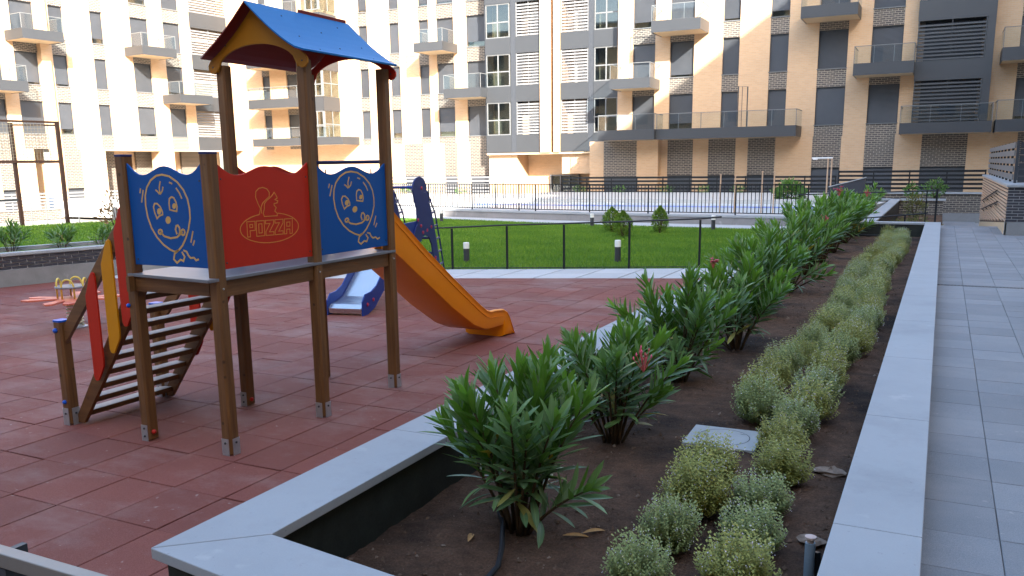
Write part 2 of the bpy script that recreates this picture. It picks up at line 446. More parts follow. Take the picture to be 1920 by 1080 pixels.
# left run
ys = [4.225+1.87*i for i in range(12)]
yl = [None]+[y for y in ys if y < 24.4]+[25.1]
coping([(-2.94, 2.374), (-2.56, 2.706), (-2.56, 4.225-h), (-2.94, 4.225-h)])
for a, b_ in zip(yl[1:-1], yl[2:]): coping([(-2.94, a+h), (-2.56, a+h), (-2.56, b_-h), (-2.94, b_-h)])
# front run (slightly skewed)
sk = -.133
coping([(-2.94+.004, 2.374-.003), (-2.56+.004, 2.706-.003), (-1.2, 2.525), (-1.2, 2.374+1.74*sk)])
coping([(-1.2+2*h, 2.374+1.74*sk), (-1.2+2*h, 2.525), (-.326, 2.408), (-.326, 2.374+2.61*sk)])
# right run
yr = [1.7, 2.02, 3.87, 5.74, 7.6, 9.45, 11.28, 13.05, 15.02, 16.92, 18.75, 20.6, 22.45, 24.3, 25.1]
for a, b_ in zip(yr[:-1], yr[1:]): coping([(-.325, a+h), (.04, a+h), (.04, b_-h), (-.325, b_-h)])
for a, b_ in ((-2.56+h, -1.44-h), (-1.44+h, -.325-h*2)): coping([(a, 24.7), (b_, 24.7), (b_, 25.1), (a, 25.1)])

def soil_patch(name, x0, x1, y0, y1, zf, step, seed, skew=None):
    rnd = random.Random(seed)
    nx = int((x1-x0)/step); ny = int((y1-y0)/step); ny = min(ny, 420)
    xs = np.linspace(x0, x1, nx+1); ysv = np.linspace(0, 1, ny+1)**1.5*(y1-y0)+y0
    X, Y = np.meshgrid(xs, ysv)
    from mathutils import noise as mn
    Z = np.zeros_like(X)
    for a in range(X.shape[0]):
        for b in range(X.shape[1]):
            p = Vector((X[a, b], Y[a, b], seed))
            z = mn.noise(p*.9)*.035+mn.noise(p*4)*.018+mn.noise(p*13)*.011
            if Y[a, b] < 12: z += abs(mn.noise(p*30))*.012
            Z[a, b] = zf+z
    if skew:
        for a in range(X.shape[0]): Y[a, :] += np.clip(1-(Y[a, :]-y0)/1.0, 0, 1)*(-.13)*(X[a, :]-x0)
    vs = np.stack([X, Y, Z], -1).reshape(-1, 3)
    w = nx+1
    fs = [(a*w+b, a*w+b+1, (a+1)*w+b+1, (a+1)*w+b) for a in range(ny) for b in range(nx)]
    me = bpy.data.meshes.new(name); me.from_pydata(vs.tolist(), [], fs); me.materials.append(MATS['soil_earth'])
    me.polygons.foreach_set('use_smooth', [True]*len(fs))
    o = link(name, me); return structure(o)
soil_patch('soil', -2.6, -.33, 2.66, 24.72, .03, .05, 3, True)
# soil crumbs and gravel
cr = MB()
rc = random.Random(11)
def crumb(b, x, y, z, s, mi):
    vs = []
    for k in range(6):
        d = Vector(((1, 0, 0), (-1, 0, 0), (0, 1, 0), (0, -1, 0), (0, 0, 1), (0, 0, -1))[k])*s*rc.uniform(.6, 1.2)
        vs.append(Vector((x, y, z))+d+Vector((rc.uniform(-.3, .3)*s,)*3))
    b.add(vs, [(0, 2, 4), (2, 1, 4), (1, 3, 4), (3, 0, 4), (2, 0, 5), (1, 2, 5), (3, 1, 5), (0, 3, 5)], mi)
from mathutils import noise as mnz
def soil_z(x, y, seed=3):
    p = Vector((x, y, seed)); return .03+mnz.noise(p*.9)*.035+mnz.noise(p*4)*.018+mnz.noise(p*13)*.011+abs(mnz.noise(p*30))*.006
for k in range(9000):
    y = 2.7+rc.random()**2*12; x = rc.uniform(-2.58, -.35)
    s = .003+rc.random()**5*.014
    crumb(cr, x, y, soil_z(x, y)+s*.3, s, 1 if rc.random() < .1 else 0)
o = cr.build('soil_crumbs', ['crumb', 'crumb_pale']); tag(o, 'loose crumbs and grit scattered over the dark planter soil', 'soil', kind='stuff')
for (x, y, s, lb) in ((-.50, 5.55, .10, 'pale flat clod of earth lying beside the right kerb'), (-.47, 4.42, .075, 'small pale clod near the grey standpipe by the kerb')):
    b = MB(); rr = random.Random(int(s*1000))
    pr = [(.02, -.25), (.7, -.18), (1, 0), (.75, .22), (.3, .33), (.02, .35)]
    b.lathe((0, 0, 0), [(r_*s, h_*s) for r_, h_ in pr], 9)
    b.v = [(v[0]*rr.uniform(.6, 1.25), v[1]*rr.uniform(.5, 1.1), v[2]*rr.uniform(.4, 1.1)) for v in b.v]
    o = b.build('earth_clod', 'crumb_pale'); o.location = (x, y, soil_z(x, y)+.012); tag(o, lb, 'clod', 'clods of earth')

# ---- right path of pavers
ZP = .25
path = structure(MB().box(.0, 11.9, -6, 26.2, -.7, ZP-.012).build('path', 'paver_gap'))
pw, pl = .405, .416
pv = []
for i in range(-1, 29):
    for j in range(-46, 63):
        x0 = .37+.405*i; y0 = 13.62+pl*j if j >= 0 else 13.5+pl*j
        x1 = x0+pw; y1 = y0+pl
        x0 = max(x0, .003); y1 = min(y1, 26.2)
        if x1 > 11.9 or y0 > 26: continue
        d = math.hypot(x0, y0); az = math.degrees(math.atan2((x0+x1)/2, y1))
        pv.append((d if (math.hypot(x1, y1) > 1 and x0 < .45+y1*.075 and y1 > 2.2) else d+100, x0, x1, y0, y1))
pv.sort(); pr_ = MB(); pmesh = {}
def paver_mesh(w, l):
    k = (round(w, 3), round(l, 3))
    if k not in pmesh:
        e = .003; b = MB()
        q = [(.0018, .0018), (w-.0018, .0018), (w-.0018, l-.0018), (.0018, l-.0018)]
        r2 = [(x+(e if x < w/2 else -e), y+(e if y < l/2 else -e)) for x, y in q]
        b.add([(x, y, -.03) for x, y in q]+[(x, y, -.003) for x, y in q]+[(x, y, 0) for x, y in r2],
              [(8, 9, 10, 11)]+[(i, (i+1) % 4, (i+1) % 4+4, i+4) for i in range(4)]+[(i+4, (i+1) % 4+4, (i+1) % 4+8, i+8) for i in range(4)])
        pmesh[k] = b.mesh('paver', 'paver')
    return pmesh[k]
for k, (d, x0, x1, y0, y1) in enumerate(pv):
    z = ZP+random.uniform(-.0015, .0015)
    if k < 298:
        o = link('paver', paver_mesh(x1-x0, y1-y0), path); o.location = (x0, y0, z)
        o.rotation_euler = (random.uniform(-.003, .003), random.uniform(-.003, .003), random.uniform(-.002, .002))
    else: pr_.box(x0+.002, x1-.002, y0+.002, y1-.002, ZP-.03, z)
o = pr_.build('paver_field', 'paver', path); o['kind'] = 'stuff'
dr = thing('drain_channel', 'narrow slotted drain running straight across the grey paved path', 'drain', (0, 0, 0))
MB().box(.02, 9, 13.53, 13.59, ZP-.02, ZP+.002).build('channel_frame', 'paver', dr)
sm = MB().box(-.014, .014, -.016, .016, 0, .003).mesh('slot', 'black_metal')
for i in range(70):
    o = link('slot', sm, dr); o.location = (.06+.043*i, 13.56, ZP+.003)

# ---- stone clods done; inspection covers, pipe, hose, leaves
def cover(x, y, w, l, rz, label):
    t = thing('inspection_cover', label, 'cover', (x, y, .012), rz, 'square inspection covers in the soil')
    MB().box(-w/2, w/2, -l/2, l/2, -.05, .045).build('slab', 'cover_concrete', t, bevel=.004)
    if w > .3:
        rr = w*.36; b = MB()
        n = 40
        for k in range(n):
            a0 = 2*PI*k/n; a1 = 2*PI*(k+1)/n
            b.add([(r_*math.cos(a), r_*math.sin(a), .0462) for a, r_ in ((a0, rr), (a1, rr), (a1, rr+.005), (a0, rr+.005))], [(0, 1, 2, 3)])
        b.build('lid_groove', 'black_metal', t)
        MB().box(.10, .14, .11, .125, .0455, .048).build('lifting_eye', 'cover_concrete', t)
cover(-1.275, 5.955, .50, .46, R(2), 'grey square inspection cover with round lid, close by the thyme row')
cover(-1.29, 17.6, .24, .62, 0, 'small pale inspection cover far down the bed beside the thyme')
t = thing('standpipe', 'short grey pipe stub standing in the soil beside the right kerb', 'pipe', (-.432, 4.02, 0))
MB().tube([(0, 0, -.1), (.0, .0, .22)], .024, 14).build('pipe', 'pipe_grey', t, smooth=False)
MB().lathe((0, 0, .222), [(.016, 0), (.017, .018), (.027, .02), (.027, .03), (.01, .034)], 12).build('pipe_cap', 'pipe_end', t)
MB().bar((.055, -.01, -.05), (.03, .02, .17), .02, .03).build('stake', 'black_metal', t)
t = MB().tube([(-1.80, 3.2, .055), (-1.815, 3.45, .065), (-1.88, 3.62, .075), (-1.99, 3.85, .095), (-2.1, 4.02, .08), (-2.2, 4.3, .05), (-2.3, 4.7, .03)], .0145, 8).build('irrigation_hose', 'hose_black', smooth=True)
tag(t, 'black irrigation hose coming up at the foot of the nearest oleander', 'hose')
t = MB().tube([(-2.5, 24.5, .06), (-1.6, 24.45, .07), (-.9, 24.5, .06)], .02, 6).build('irrigation_hose', 'hose_black', smooth=True)
tag(t, 'dark irrigation hose along the far end wall of the bed', 'hose')

# ------------------------------------------------------------------ plants
def leaf_geo(b, base, axis, nrm, L_, Wd, droop, rnd, seg=5, curl=.18):
    axis = Vector(axis).normalized(); nrm = Vector(nrm); nrm = (nrm-axis*nrm.dot(axis))
    if nrm.length < 1e-4: nrm = axis.orthogonal()
    nrm.normalize(); side = axis.cross(nrm)
    vs = []; us = []
    prof = [.2, .72, 1.0, 1.0, .74, .04] if seg == 5 else [.25, .95, .85, .05]
    for i in range(seg+1):
        t = i/seg
        c = Vector(base)+axis*(L_*t)-nrm*(droop*L_*t*t)
        w = Wd*.5*prof[i]
        vs += [c+side*w+nrm*(w*curl*2), c, c-side*w+nrm*(w*curl*2)]; us += [1, 0, -1]
    fs = []
    for i in range(seg):
        fs += [(i*3, i*3+1, (i+1)*3+1, (i+1)*3), (i*3+1, i*3+2, (i+1)*3+2, (i+1)*3+1)]
    b.add(vs, fs, 0, us, rnd)
rv = random.Random(5)
LEAF = []
for k in range(16):
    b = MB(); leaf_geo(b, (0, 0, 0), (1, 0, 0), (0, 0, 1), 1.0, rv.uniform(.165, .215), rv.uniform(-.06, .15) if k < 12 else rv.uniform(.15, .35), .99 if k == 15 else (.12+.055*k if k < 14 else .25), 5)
    me = b.mesh('leaf', 'oleander_leaf', True); b.attrs(me); LEAF.append(me)
def frame_mat(base, axis, nrm, s):
    x = Vector(axis).normalized(); n = Vector(nrm); n = n-x*n.dot(x)
    if n.length < 1e-3: n = x.orthogonal()
    n.normalize(); y = n.cross(x)
    return Matrix(((x.x*s, y.x*s, n.x*s, base[0]), (x.y*s, y.y*s, n.y*s, base[1]), (x.z*s, y.z*s, n.z*s, base[2]), (0, 0, 0, 1)))
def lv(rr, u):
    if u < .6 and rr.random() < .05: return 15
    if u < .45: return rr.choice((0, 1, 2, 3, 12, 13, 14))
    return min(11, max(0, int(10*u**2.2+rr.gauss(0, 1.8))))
def oleander(loc, hgt, rad, nst, seed, label, budget=0, flowers=(), group='oleanders along the planting bed', leafL=.2, matl='oleander_leaf', name='oleander_shrub', whorl=.045, lean=(0, 0)):
    rr = random.Random(seed)
    t = thing(name, label, 'shrub', loc, 0, group)
    stems = MB(); fol = MB(); placed = []
    for s in range(nst):
        az = 2*PI*s/nst*1.618+rr.uniform(-.4, .4)
        f = math.sqrt((s+.6)/nst)
        low = rr.random() < .14
        out = rad*f*rr.uniform(.7, 1.05); ht = hgt*(1-.28*f*f)*rr.uniform(.82, 1.06)
        if low: ht *= rr.uniform(.35, .6); out *= rr.uniform(.9, 1.15)
        b0 = Vector((math.cos(az)*.07*f, math.sin(az)*.07*f, 0))
        tip = Vector((math.cos(az)*out+lean[0]*ht, math.sin(az)*out+lean[1]*ht, ht*.86))
        ctl = b0*.5+tip*.5+Vector((-math.cos(az)*out*.12, -math.sin(az)*out*.12, ht*.08))
        P = [b0*(1-u)**2+ctl*2*u*(1-u)+tip*u*u for u in [i/9 for i in range(10)]]
        stems.tube(P, [.011*(1-.65*i/9)*(hgt/1.0) for i in range(10)], 5)
        ln = sum((P[i+1]-P[i]).length for i in range(9))
        nw = int(ln*.8/whorl)
        ph = rr.random()*6
        for w in range(nw):
            u = .22+.78*(w+.5)/nw
            c = b0*(1-u)**2+ctl*2*u*(1-u)+tip*u*u
            tg = ((tip-ctl)*u+(ctl-b0)*(1-u)).normalized()
            a = tg.orthogonal().normalized(); bb = tg.cross(a)
            k3 = 3 if u > .4 else 2
            for q in range(k3):
                if u < .5 and rr.random() < .3: continue
                an = ph+w*1.05+q*2*PI/k3+rr.uniform(-.25, .25)
                rad_ = a*math.cos(an)+bb*math.sin(an)
                open_ = R(62-32*max(0, (u-.35)/.65)+rr.uniform(-12, 12))
                if u < .4: open_ += R(rr.uniform(0, 30))
                ax = tg*math.cos(open_)+rad_*math.sin(open_)
                ax = (ax+Vector((0, 0, .22 if u > .4 else .0))).normalized()
                nn = tg*math.sin(open_)-rad_*math.cos(open_)
                Ls = leafL*rr.uniform(.72, 1.15)*(1.0 if u < .9 else .85)
                placed.append((c+rad_*.005, ax, nn+Vector((0, 0, .2)), Ls, u))
        for q in range(4):
            an = ph+q*1.6; rad_ = (tg.orthogonal().normalized()*math.cos(an)+tg.cross(tg.orthogonal().normalized())*math.sin(an))
            op = R(rr.uniform(12, 30)); placed.append((tip, tg*math.cos(op)+rad_*math.sin(op), tg*math.sin(op)-rad_*math.cos(op), leafL*rr.uniform(.55, .8), 1))
    stems.build('stems', 'stem', t, smooth=True)
    rr.shuffle(placed)
    for k, (c, ax, nn, Ls, u) in enumerate(placed):
        if k < budget:
            o = link('leaf', LEAF[lv(rr, u)], t); o.matrix_local = frame_mat(c, ax, nn, Ls)
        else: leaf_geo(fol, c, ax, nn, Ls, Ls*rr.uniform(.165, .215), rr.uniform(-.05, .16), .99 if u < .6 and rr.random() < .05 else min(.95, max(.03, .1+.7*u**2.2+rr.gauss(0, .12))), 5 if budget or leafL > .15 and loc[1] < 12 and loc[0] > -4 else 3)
    if fol.v: fol.build('foliage', matl, t, smooth=True, attr=True, kind='stuff')
    for (dx, dy, dz, s, pink) in flowers:
        fb = MB()
        for k in range(16 if pink else 12):
            p = Vector((rr.gauss(0, s*.45), rr.gauss(0, s*.45), abs(rr.gauss(0, s*.5))))
            fb.tube([Vector((0, 0, -s*1.2)), p], [.003, .0025], 4, 1)
            if pink and k % 3:
                for j in range(5):
                    an = j*2*PI/5+k; d = Vector((math.cos(an), math.sin(an), .35)); leaf_geo(fb, p, d, (0, 0, 1), s*.6, s*.5, .1, 0, 3)
            else: fb.lathe(p-Vector((0, 0, s*.12)), [(.002, 0), (s*.09, s*.12), (s*.08, s*.22), (.002, s*.36)], 6, 0 if k % 2 else 1)
        o = fb.build('flower_cluster', ['flower_pink', 'flower_bud'], t); o.location = (dx, dy, dz)
    return t
ORD = ['nearest', 'second', 'third', 'fourth', 'fifth', 'sixth', 'seventh', 'eighth', 'ninth', 'tenth', 'eleventh', 'twelfth', 'thirteenth', 'fourteenth', 'fifteenth', 'sixteenth', 'seventeenth', 'eighteenth', 'nineteenth', 'twentieth']
oleander((-1.93, 3.93, .03), 1.06, .48, 21, 27, 'large oleander nearest the camera, bushy with a hose at its foot', 295, lean=(.02, 0), leafL=.215)
oleander((-1.98, 5.6, .03), 1.0, .54, 20, 33, 'second oleander from the front, with a spray of pink buds at its right', 295, ((.33, -.38, .72, .07, False),), leafL=.20)
oleander((-2.02, 7.45, .03), 1.08, .6, 20, 41, 'third oleander from the front, without flowers', 280, leafL=.20)
oleander((-1.85, 9.1, .03), 1.05, .66, 20, 52, 'fourth oleander from the front, with one pink flower at its left top', 0, ((-.28, .0, .92, .05, True),), leafL=.21)
for k, (x, y, h_, r_, fl) in enumerate([(-2.0, 11.3, 1.2, .7, ()), (-2.02, 13.6, 1.38, .78, ()), (-2.05, 15.8, 1.46, .8, ((.3, -.35, 1.0, .08, False),)), (-2.05, 17.9, 1.46, .82, ()), (-2.05, 20.0, 1.42, .82, ((.1, -.4, 1.34, .085, True),)), (-2.05, 22.3, 1.25, .8, ()), (-2.1, 24.0, 1.15, .7, ((.4, -.2, 1.15, .07, True),))]):
    oleander((x, y, .03), h_, r_, 24, 60+k, ORD[k+4]+' oleander from the front in the row along the bed', 0, fl, leafL=.22 if y < 18 else .24, whorl=.055)

# thyme clumps
def thyme_mesh(seed, mat):
    rr = random.Random(seed); b = MB(); fl = MB()
    Rr = .185
    for s in range(330):
        az = rr.random()*2*PI; el = math.acos(rr.uniform(.02, 1)**.75)
        d = Vector((math.sin(el)*math.cos(az), math.sin(el)*math.sin(az), math.cos(el)))
        L_ = Rr*rr.uniform(.82, 1.38)*(1.05 if d.z > .6 else .92)
        tip = Vector((d.x*L_*.86, d.y*L_*.86, .075+d.z*L_*.98)); mid = Vector((d.x*L_*.72, d.y*L_*.72, .01+d.z*L_*.38)); p0 = Vector((d.x*.03, d.y*.03, .0))
        u0 = .42; n = 11; rn = rr.random()
        for k in range(n):
            u = u0+(1-u0)*k/(n-1)
            c = p0*(1-u)**2+mid*2*u*(1-u)+tip*u*u
            for q in range(2):
                an = k*1.57+q*PI+rr.uniform(-.5, .5)
                ax = Vector((math.cos(an), math.sin(an), .55)).normalized(); sd_ = Vector((-math.sin(an), math.cos(an), 0))
                l = .0235*rr.uniform(.7, 1.1)*(1-.35*(u-u0)); w = l*.3
                b.add([c-sd_*w*.4, c+ax*l*.5-sd_*w, c+ax*l, c+ax*l*.5+sd_*w], [(0, 1, 2, 3)], 0, [.6]*4, (rn*.5+u*.45) % 1)
        if rr.random() < .34:
            for j in range(3):
                p = tip+Vector((rr.uniform(-.008, .008), rr.uniform(-.008, .008), -rr.random()*.035)); q = .0034
                e1 = Vector((rr.uniform(-1, 1), rr.uniform(-1, 1), .3)).normalized()*q; e2 = e1.orthogonal().normalized()*q
                fl.add([p-e1, p-e2, p+e1, p+e2], [(0, 1, 2, 3)])
    me = b.mesh('foliage', mat); b.attrs(me)
    return me, fl.mesh('flowers', 'flower_white')
TH = {c: [thyme_mesh(100*i+(7 if c == 'y' else 3), 'thyme_leaf_yellow' if c == 'y' else 'thyme_leaf_green') for i in range(3)] for c in 'yg'}
rt_ = random.Random(19)
def ordinal(n):
    if n <= 20: return ORD[n-1]
    tens = {2: 'twenty', 3: 'thirty', 4: 'forty', 5: 'fifty'}[n//10]
    f = ['', 'first', 'second', 'third', 'fourth', 'fifth', 'sixth', 'seventh', 'eighth', 'ninth'][n % 10]
    return tens+'-'+f if f else tens[:-1]+'ieth'
for row, x0 in (('left', -1.12), ('right', -.775)):
    y = 3.55 if row == 'left' else 3.72; n = 0
    cols = 'ggyygyygygyygygyyggygyggyygygyggyygyyggygygy' if row == 'left' else 'yggyygygyygyyggyygygyygygyygyggyygyggyyggygy'
    while y < 24.3:
        c = cols[n % len(cols)]; n += 1
        fm, wm = TH[c][rt_.randrange(3)]
        x = x0+rt_.uniform(-.05, .05)+.06*math.sin(y*.7)
        if row == 'left' and 5.42 < y < 6.4: y = 6.46
        t = thing('thyme_clump', '%s %s thyme clump from the front in the %s row beside the kerb' % (ordinal(n), 'yellowish' if c == 'y' else 'grey green', row), 'thyme clump', (x, y, .03), rt_.random()*6.28, 'thyme clumps in a double row')
        s = rt_.uniform(.90, 1.16); t.scale = (s*rt_.uniform(.92, 1.08), s*rt_.uniform(.92, 1.08), s*rt_.uniform(.92, 1.12))
        link('foliage', fm, t); link('flowers', wm, t)['kind'] = 'stuff'
        y += rt_.uniform(.45, .56)
# fallen leaves
def onsoil(x, y): return (x, y, soil_z(x, y)+.014)
for k, (x, y, rz, lb) in enumerate([(-1.62, 3.98, .6, 'curled tan dead leaf on dark soil right of the nearest oleander'), (-1.55, 4.07, 1.0, 'tan dead leaf crossing its neighbour right of the nearest oleander'), (-2.12, 3.72, 1.9, 'brown dead leaf on soil left of the irrigation hose'), (-1.2, 4.15, .2, 'small pale dead leaf on soil beside the nearest thyme')]):
    b = MB(); leaf_geo(b, (-.07, 0, 0), (1, 0, .05), (0, 0, 1), .15 if k < 3 else .06, .03, .1, .3, 5, .35)
    o = b.build('fallen_leaf', 'leaf_dry', smooth=True, attr=True); o.location = onsoil(x, y); o.rotation_euler = (.2, .1, rz); tag(o, lb, 'leaf', 'fallen leaves on the soil')

# ------------------------------------------------------------------ near handrail at bottom left
t = thing('handrail', 'flat grey steel handrail cutting the bottom left corner', 'handrail', (0, 0, 0))
MB().box(-4.2, -1.55, 1.285, 1.325, .958, 1.0).build('top_rail', 'rail_steel', t, bevel=.003)
MB().box(-2.195, -2.175, 1.322, 1.362, .2, .998).build('post', 'dark_metal', t)
MB().box(-2.225, -2.165, 1.287, 1.327, -.02, .955).build('post', 'dark_metal', t)
MB().box(-3.425, -3.365, 1.287, 1.327, -.02, .955).build('post', 'dark_metal', t)
MB().box(-4.2, -1.55, 1.292, 1.318, .80, .83).build('lower_rail', 'dark_metal', t)

# ------------------------------------------------------------------ play tower
XL, XR = -5.21, -4.40
Y1, Y2, Y3 = 4.31, 5.34, 6.37
tw = thing('play_tower', 'wooden play tower with blue pitched roof, red and blue panels, steps and orange slide', 'play tower', (0, 0, 0))
PW = .046
def post(x, y, h_, cap='cap_dark', plate=(1, -1), two=True, dot=None):
    ch = .014; b = MB()
    q = [(x-PW+ch, y-PW), (x+PW-ch, y-PW), (x+PW, y-PW+ch), (x+PW, y+PW-ch), (x+PW-ch, y+PW), (x-PW+ch, y+PW), (x-PW, y+PW-ch), (x-PW, y-PW+ch)]
    b.prism([(a, c, .012) for a, c in q], (0, 0, h_-.012))
    p = b.build('post', 'wood', tw, bevel=.003)
    if cap: MB().prism([(x+(a-x)*1.06, y+(c-y)*1.06, h_) for a, c in q], (0, 0, .016)).build('post_cap', cap, p, bevel=.003)
    return p
def foot_plate(p, x, y, faces, h_=.125, w=.07):
    for (fx, fy) in faces:
        b = MB()
        if fx: b.box(x+fx*(PW+.001), x+fx*(PW+.006), y-w/2+.006, y+w/2, -.01, h_)
        else: b.box(x-w/2, x+w/2-.006, y+fy*(PW+.001), y+fy*(PW+.006), -.01, h_)
        b.build('foot_bracket', 'galvanised', p)
        bb = MB()
        for dz in (.095,) if len(faces) > 1 else (.04, .1):
            c = (x+fx*(PW+.006), y+fy*(PW+.006), dz)
            bb.lathe(c, [(.009, 0), (.008, .006), (.003, .009)], 8, 0, (fx, fy, 0))
        bb.build('bolt', 'dark_metal', p)
def capball(p, c, ax, m, r=.016):
    MB().lathe(c, [(r, 0), (r*1.05, r*.4), (r*.8, r*1.0), (r*.3, r*1.3)], 10, 0, ax).build('bolt_cap', m, p, smooth=True)
pA = post(XL, Y1, 2.09); foot_plate(pA, XL, Y1, [(0, -1)]); capball(pA, (XL+PW, Y1-.012, .07), (1, 0, 0), 'cap_red', .018)
pB = post(XR, Y1, 2.095); foot_plate(pB, XR, Y1, [(0, -1), (1, 0)])
pC = post(XR, Y2, 2.80, None); foot_plate(pC, XR, Y2, [(0, -1), (1, 0)])
pD = post(XR, Y3, 2.82, None); foot_plate(pD, XR, Y3, [(0, -1), (1, 0)])
pE = post(XL, Y2, 2.80, None); foot_plate(pE, XL, Y2, [(0, -1)]); capball(pE, (XL+PW, Y2-.012, .06), (1, 0, 0), 'cap_red', .018)
pG = post(XL, Y3, 2.82, None); foot_plate(pG, XL, Y3, [(0, -1)])
for p, y in ((pA, Y1), ):
    capball(p, (XL+.01, y-PW, 1.21), (0, -1, 0), 'cap_blue'); capball(p, (XL-.035, y-PW, 1.03), (0, -1, 0), 'cap_blue')
bolts = MB()
for (x, y) in ((XR, Y1), (XR, Y2), (XR, Y3)): bolts.lathe((x+PW, y, 1.19), [(.008, 0), (.007, .004), (.002, .006)], 8, 0, (1, 0, 0))
bolts.build('bolt', 'galvanised', tw)
# deck + beams
dk = MB().prism([(XL-.03, Y1-.045, 1.245), (XR+.045, Y1-.13, 1.245), (XR+.052, Y3+.03, 1.245), (XL-.03, Y3+.03, 1.245)], (0, 0, .022)).build('deck', 'deck_grey', tw, bevel=.003)
MB().box(XL+PW, XR-PW, Y1-.04, Y1-.005, 1.14, 1.243).build('beam', 'wood_x', tw)
MB().box(XL+PW, XR-PW, Y3-.02, Y3+.015, 1.14, 1.243).build('beam', 'wood_x', tw)
for x in (XR, XL):
    for a, b_ in ((Y1, Y2), (Y2, Y3)): MB().box(x-.02, x+.018, a+PW, b_-PW, 1.128, 1.243).build('beam', 'wood_y', tw)
MB().box(XL+.02, XL+.05, Y1-PW-.05, Y1-PW, 1.14, 1.25).build('block', 'wood', tw)
# wavy panels
def wave(u): return .022*math.cos(2*PI*u*2)*-1 if False else (.030*math.cos((u-.5)*2*PI*1.72)+(.034*max(0, (abs(u-.5)-.36)/.14)**1.6))
def wavy(horiz, fixed, a0, a1, z0, z1, mat, th=.017):
    pts = [(a0, z0), (a1, z0)]
    for k in range(25):
        u = 1-k/24; pts.append((a0+(a1-a0)*u, z1+wave(u)))
    if horiz == 'x': P = [(a, fixed-th/2, z) for a, z in pts]; e = (0, th, 0)
    else: P = [(fixed+th/2, a, z) for a, z in pts]; e = (-th, 0, 0)
    return MB().prism(P, e).build('side_panel', mat, tw, bevel=.003)
def ribbon(b, pts, w, place, d=.0015, closed=False):
    pts = [Vector(p) for p in pts]
    n = len(pts)
    if (pts[0]-pts[-1]).length < 1e-5: pts = pts[:-1]; n -= 1; closed = True
    offs = []
    for i in range(n):
        a = pts[i-1] if (i > 0 or closed) else None; c = pts[(i+1) % n] if (i < n-1 or closed) else None
        ds = []
        if a is not None: ds.append((pts[i]-a).normalized())
        if c is not None: ds.append((c-pts[i]).normalized())
        t = sum(ds, Vector((0, 0))); t = t.normalized() if t.length > 1e-4 else ds[0]
        nn = Vector((-t.y, t.x)); k = 1/max(.45, nn.dot(Vector((-ds[0].y, ds[0].x))))
        offs.append(nn*(w/2*k))
    vs = []
    for p, o_ in zip(pts, offs): vs += [place(p+o_, 0), place(p-o_, 0), place(p+o_, d), place(p-o_, d)]
    fs = []
    for i in range(n if closed else n-1):
        j = (i+1) % n; A = i*4; B = j*4
        fs += [(A+2, A+3, B+3, B+2), (A, A+2, B+2, B), (A+3, A+1, B+1, B+3)]
    b.add(vs, fs)
BAL = {'outline': [[(.479, 1.964), (.572, 1.953), (.672, 1.914), (.746, 1.86), (.788, 1.801), (.804, 1.736), (.803, 1.67), (.768, 1.593), (.723, 1.532), (.672, 1.481), (.614, 1.446), (.559, 1.435), (.497, 1.449), (.415, 1.481), (.337, 1.53), (.272, 1.597), (.232, 1.675), (.219, 1.754), (.228, 1.821), (.258, 1.876), (.321, 1.926), (.403, 1.957), (.479, 1.964)]],
 'hair': [[(.45, 1.92), (.428, 1.876), (.43, 1.832)], [(.374, 1.86), (.4, 1.849), (.425, 1.83)], [(.48, 1.882), (.466, 1.854), (.432, 1.83)]],
 'shine': [[(.566, 1.911), (.607, 1.902)], [(.65, 1.874), (.69, 1.839), (.716, 1.801)]],
 'eyes': [[(.36, 1.663), (.335, 1.704), (.326, 1.743), (.346, 1.766), (.379, 1.766), (.418, 1.744), (.44, 1.711), (.441, 1.691), (.397, 1.682), (.36, 1.663)], [(.543, 1.725), (.541, 1.767), (.55, 1.8), (.581, 1.813), (.611, 1.806), (.633, 1.778), (.643, 1.746), (.633, 1.715), (.596, 1.718), (.543, 1.725)]],
 'mouth': [[(.388, 1.57), (.436, 1.541), (.52, 1.528), (.608, 1.537), (.665, 1.564), (.688, 1.575)], [(.414, 1.571), (.404, 1.559), (.385, 1.554), (.367, 1.559), (.361, 1.57), (.371, 1.581), (.39, 1.586), (.408, 1.582), (.414, 1.571)], [(.717, 1.573), (.708, 1.558), (.688, 1.552), (.672, 1.558), (.666, 1.572), (.676, 1.586), (.695, 1.592), (.712, 1.586), (.717, 1.573)], [(.611, 1.557), (.596, 1.59), (.61, 1.615), (.632, 1.619), (.651, 1.602), (.652, 1.575), (.636, 1.552)]],
 'knot': [[(.614, 1.446), (.556, 1.422), (.538, 1.382), (.577, 1.357), (.628, 1.381), (.665, 1.372), (.687, 1.403), (.654, 1.436)], [(.677, 1.447), (.719, 1.439), (.735, 1.415), (.764, 1.396), (.807, 1.4), (.834, 1.382), (.872, 1.391)]],
 'wobble': [[(.172, 1.871), (.156, 1.837)], [(.206, 1.86), (.168, 1.773)], [(.825, 1.583), (.785, 1.503)], [(.836, 1.52), (.81, 1.484)]]}
BALF = [[(.426, 1.713), (.418, 1.7), (.403, 1.691), (.385, 1.691), (.372, 1.699), (.37, 1.712), (.377, 1.725), (.393, 1.734), (.41, 1.734), (.423, 1.726)], [(.632, 1.751), (.625, 1.739), (.611, 1.732), (.594, 1.732), (.583, 1.739), (.581, 1.751), (.588, 1.762), (.601, 1.769), (.617, 1.77), (.629, 1.763)], [(.546, 1.654), (.539, 1.641), (.524, 1.631), (.505, 1.627), (.488, 1.63), (.476, 1.64), (.473, 1.653), (.481, 1.667), (.497, 1.677), (.514, 1.68), (.532, 1.677), (.543, 1.667)]]
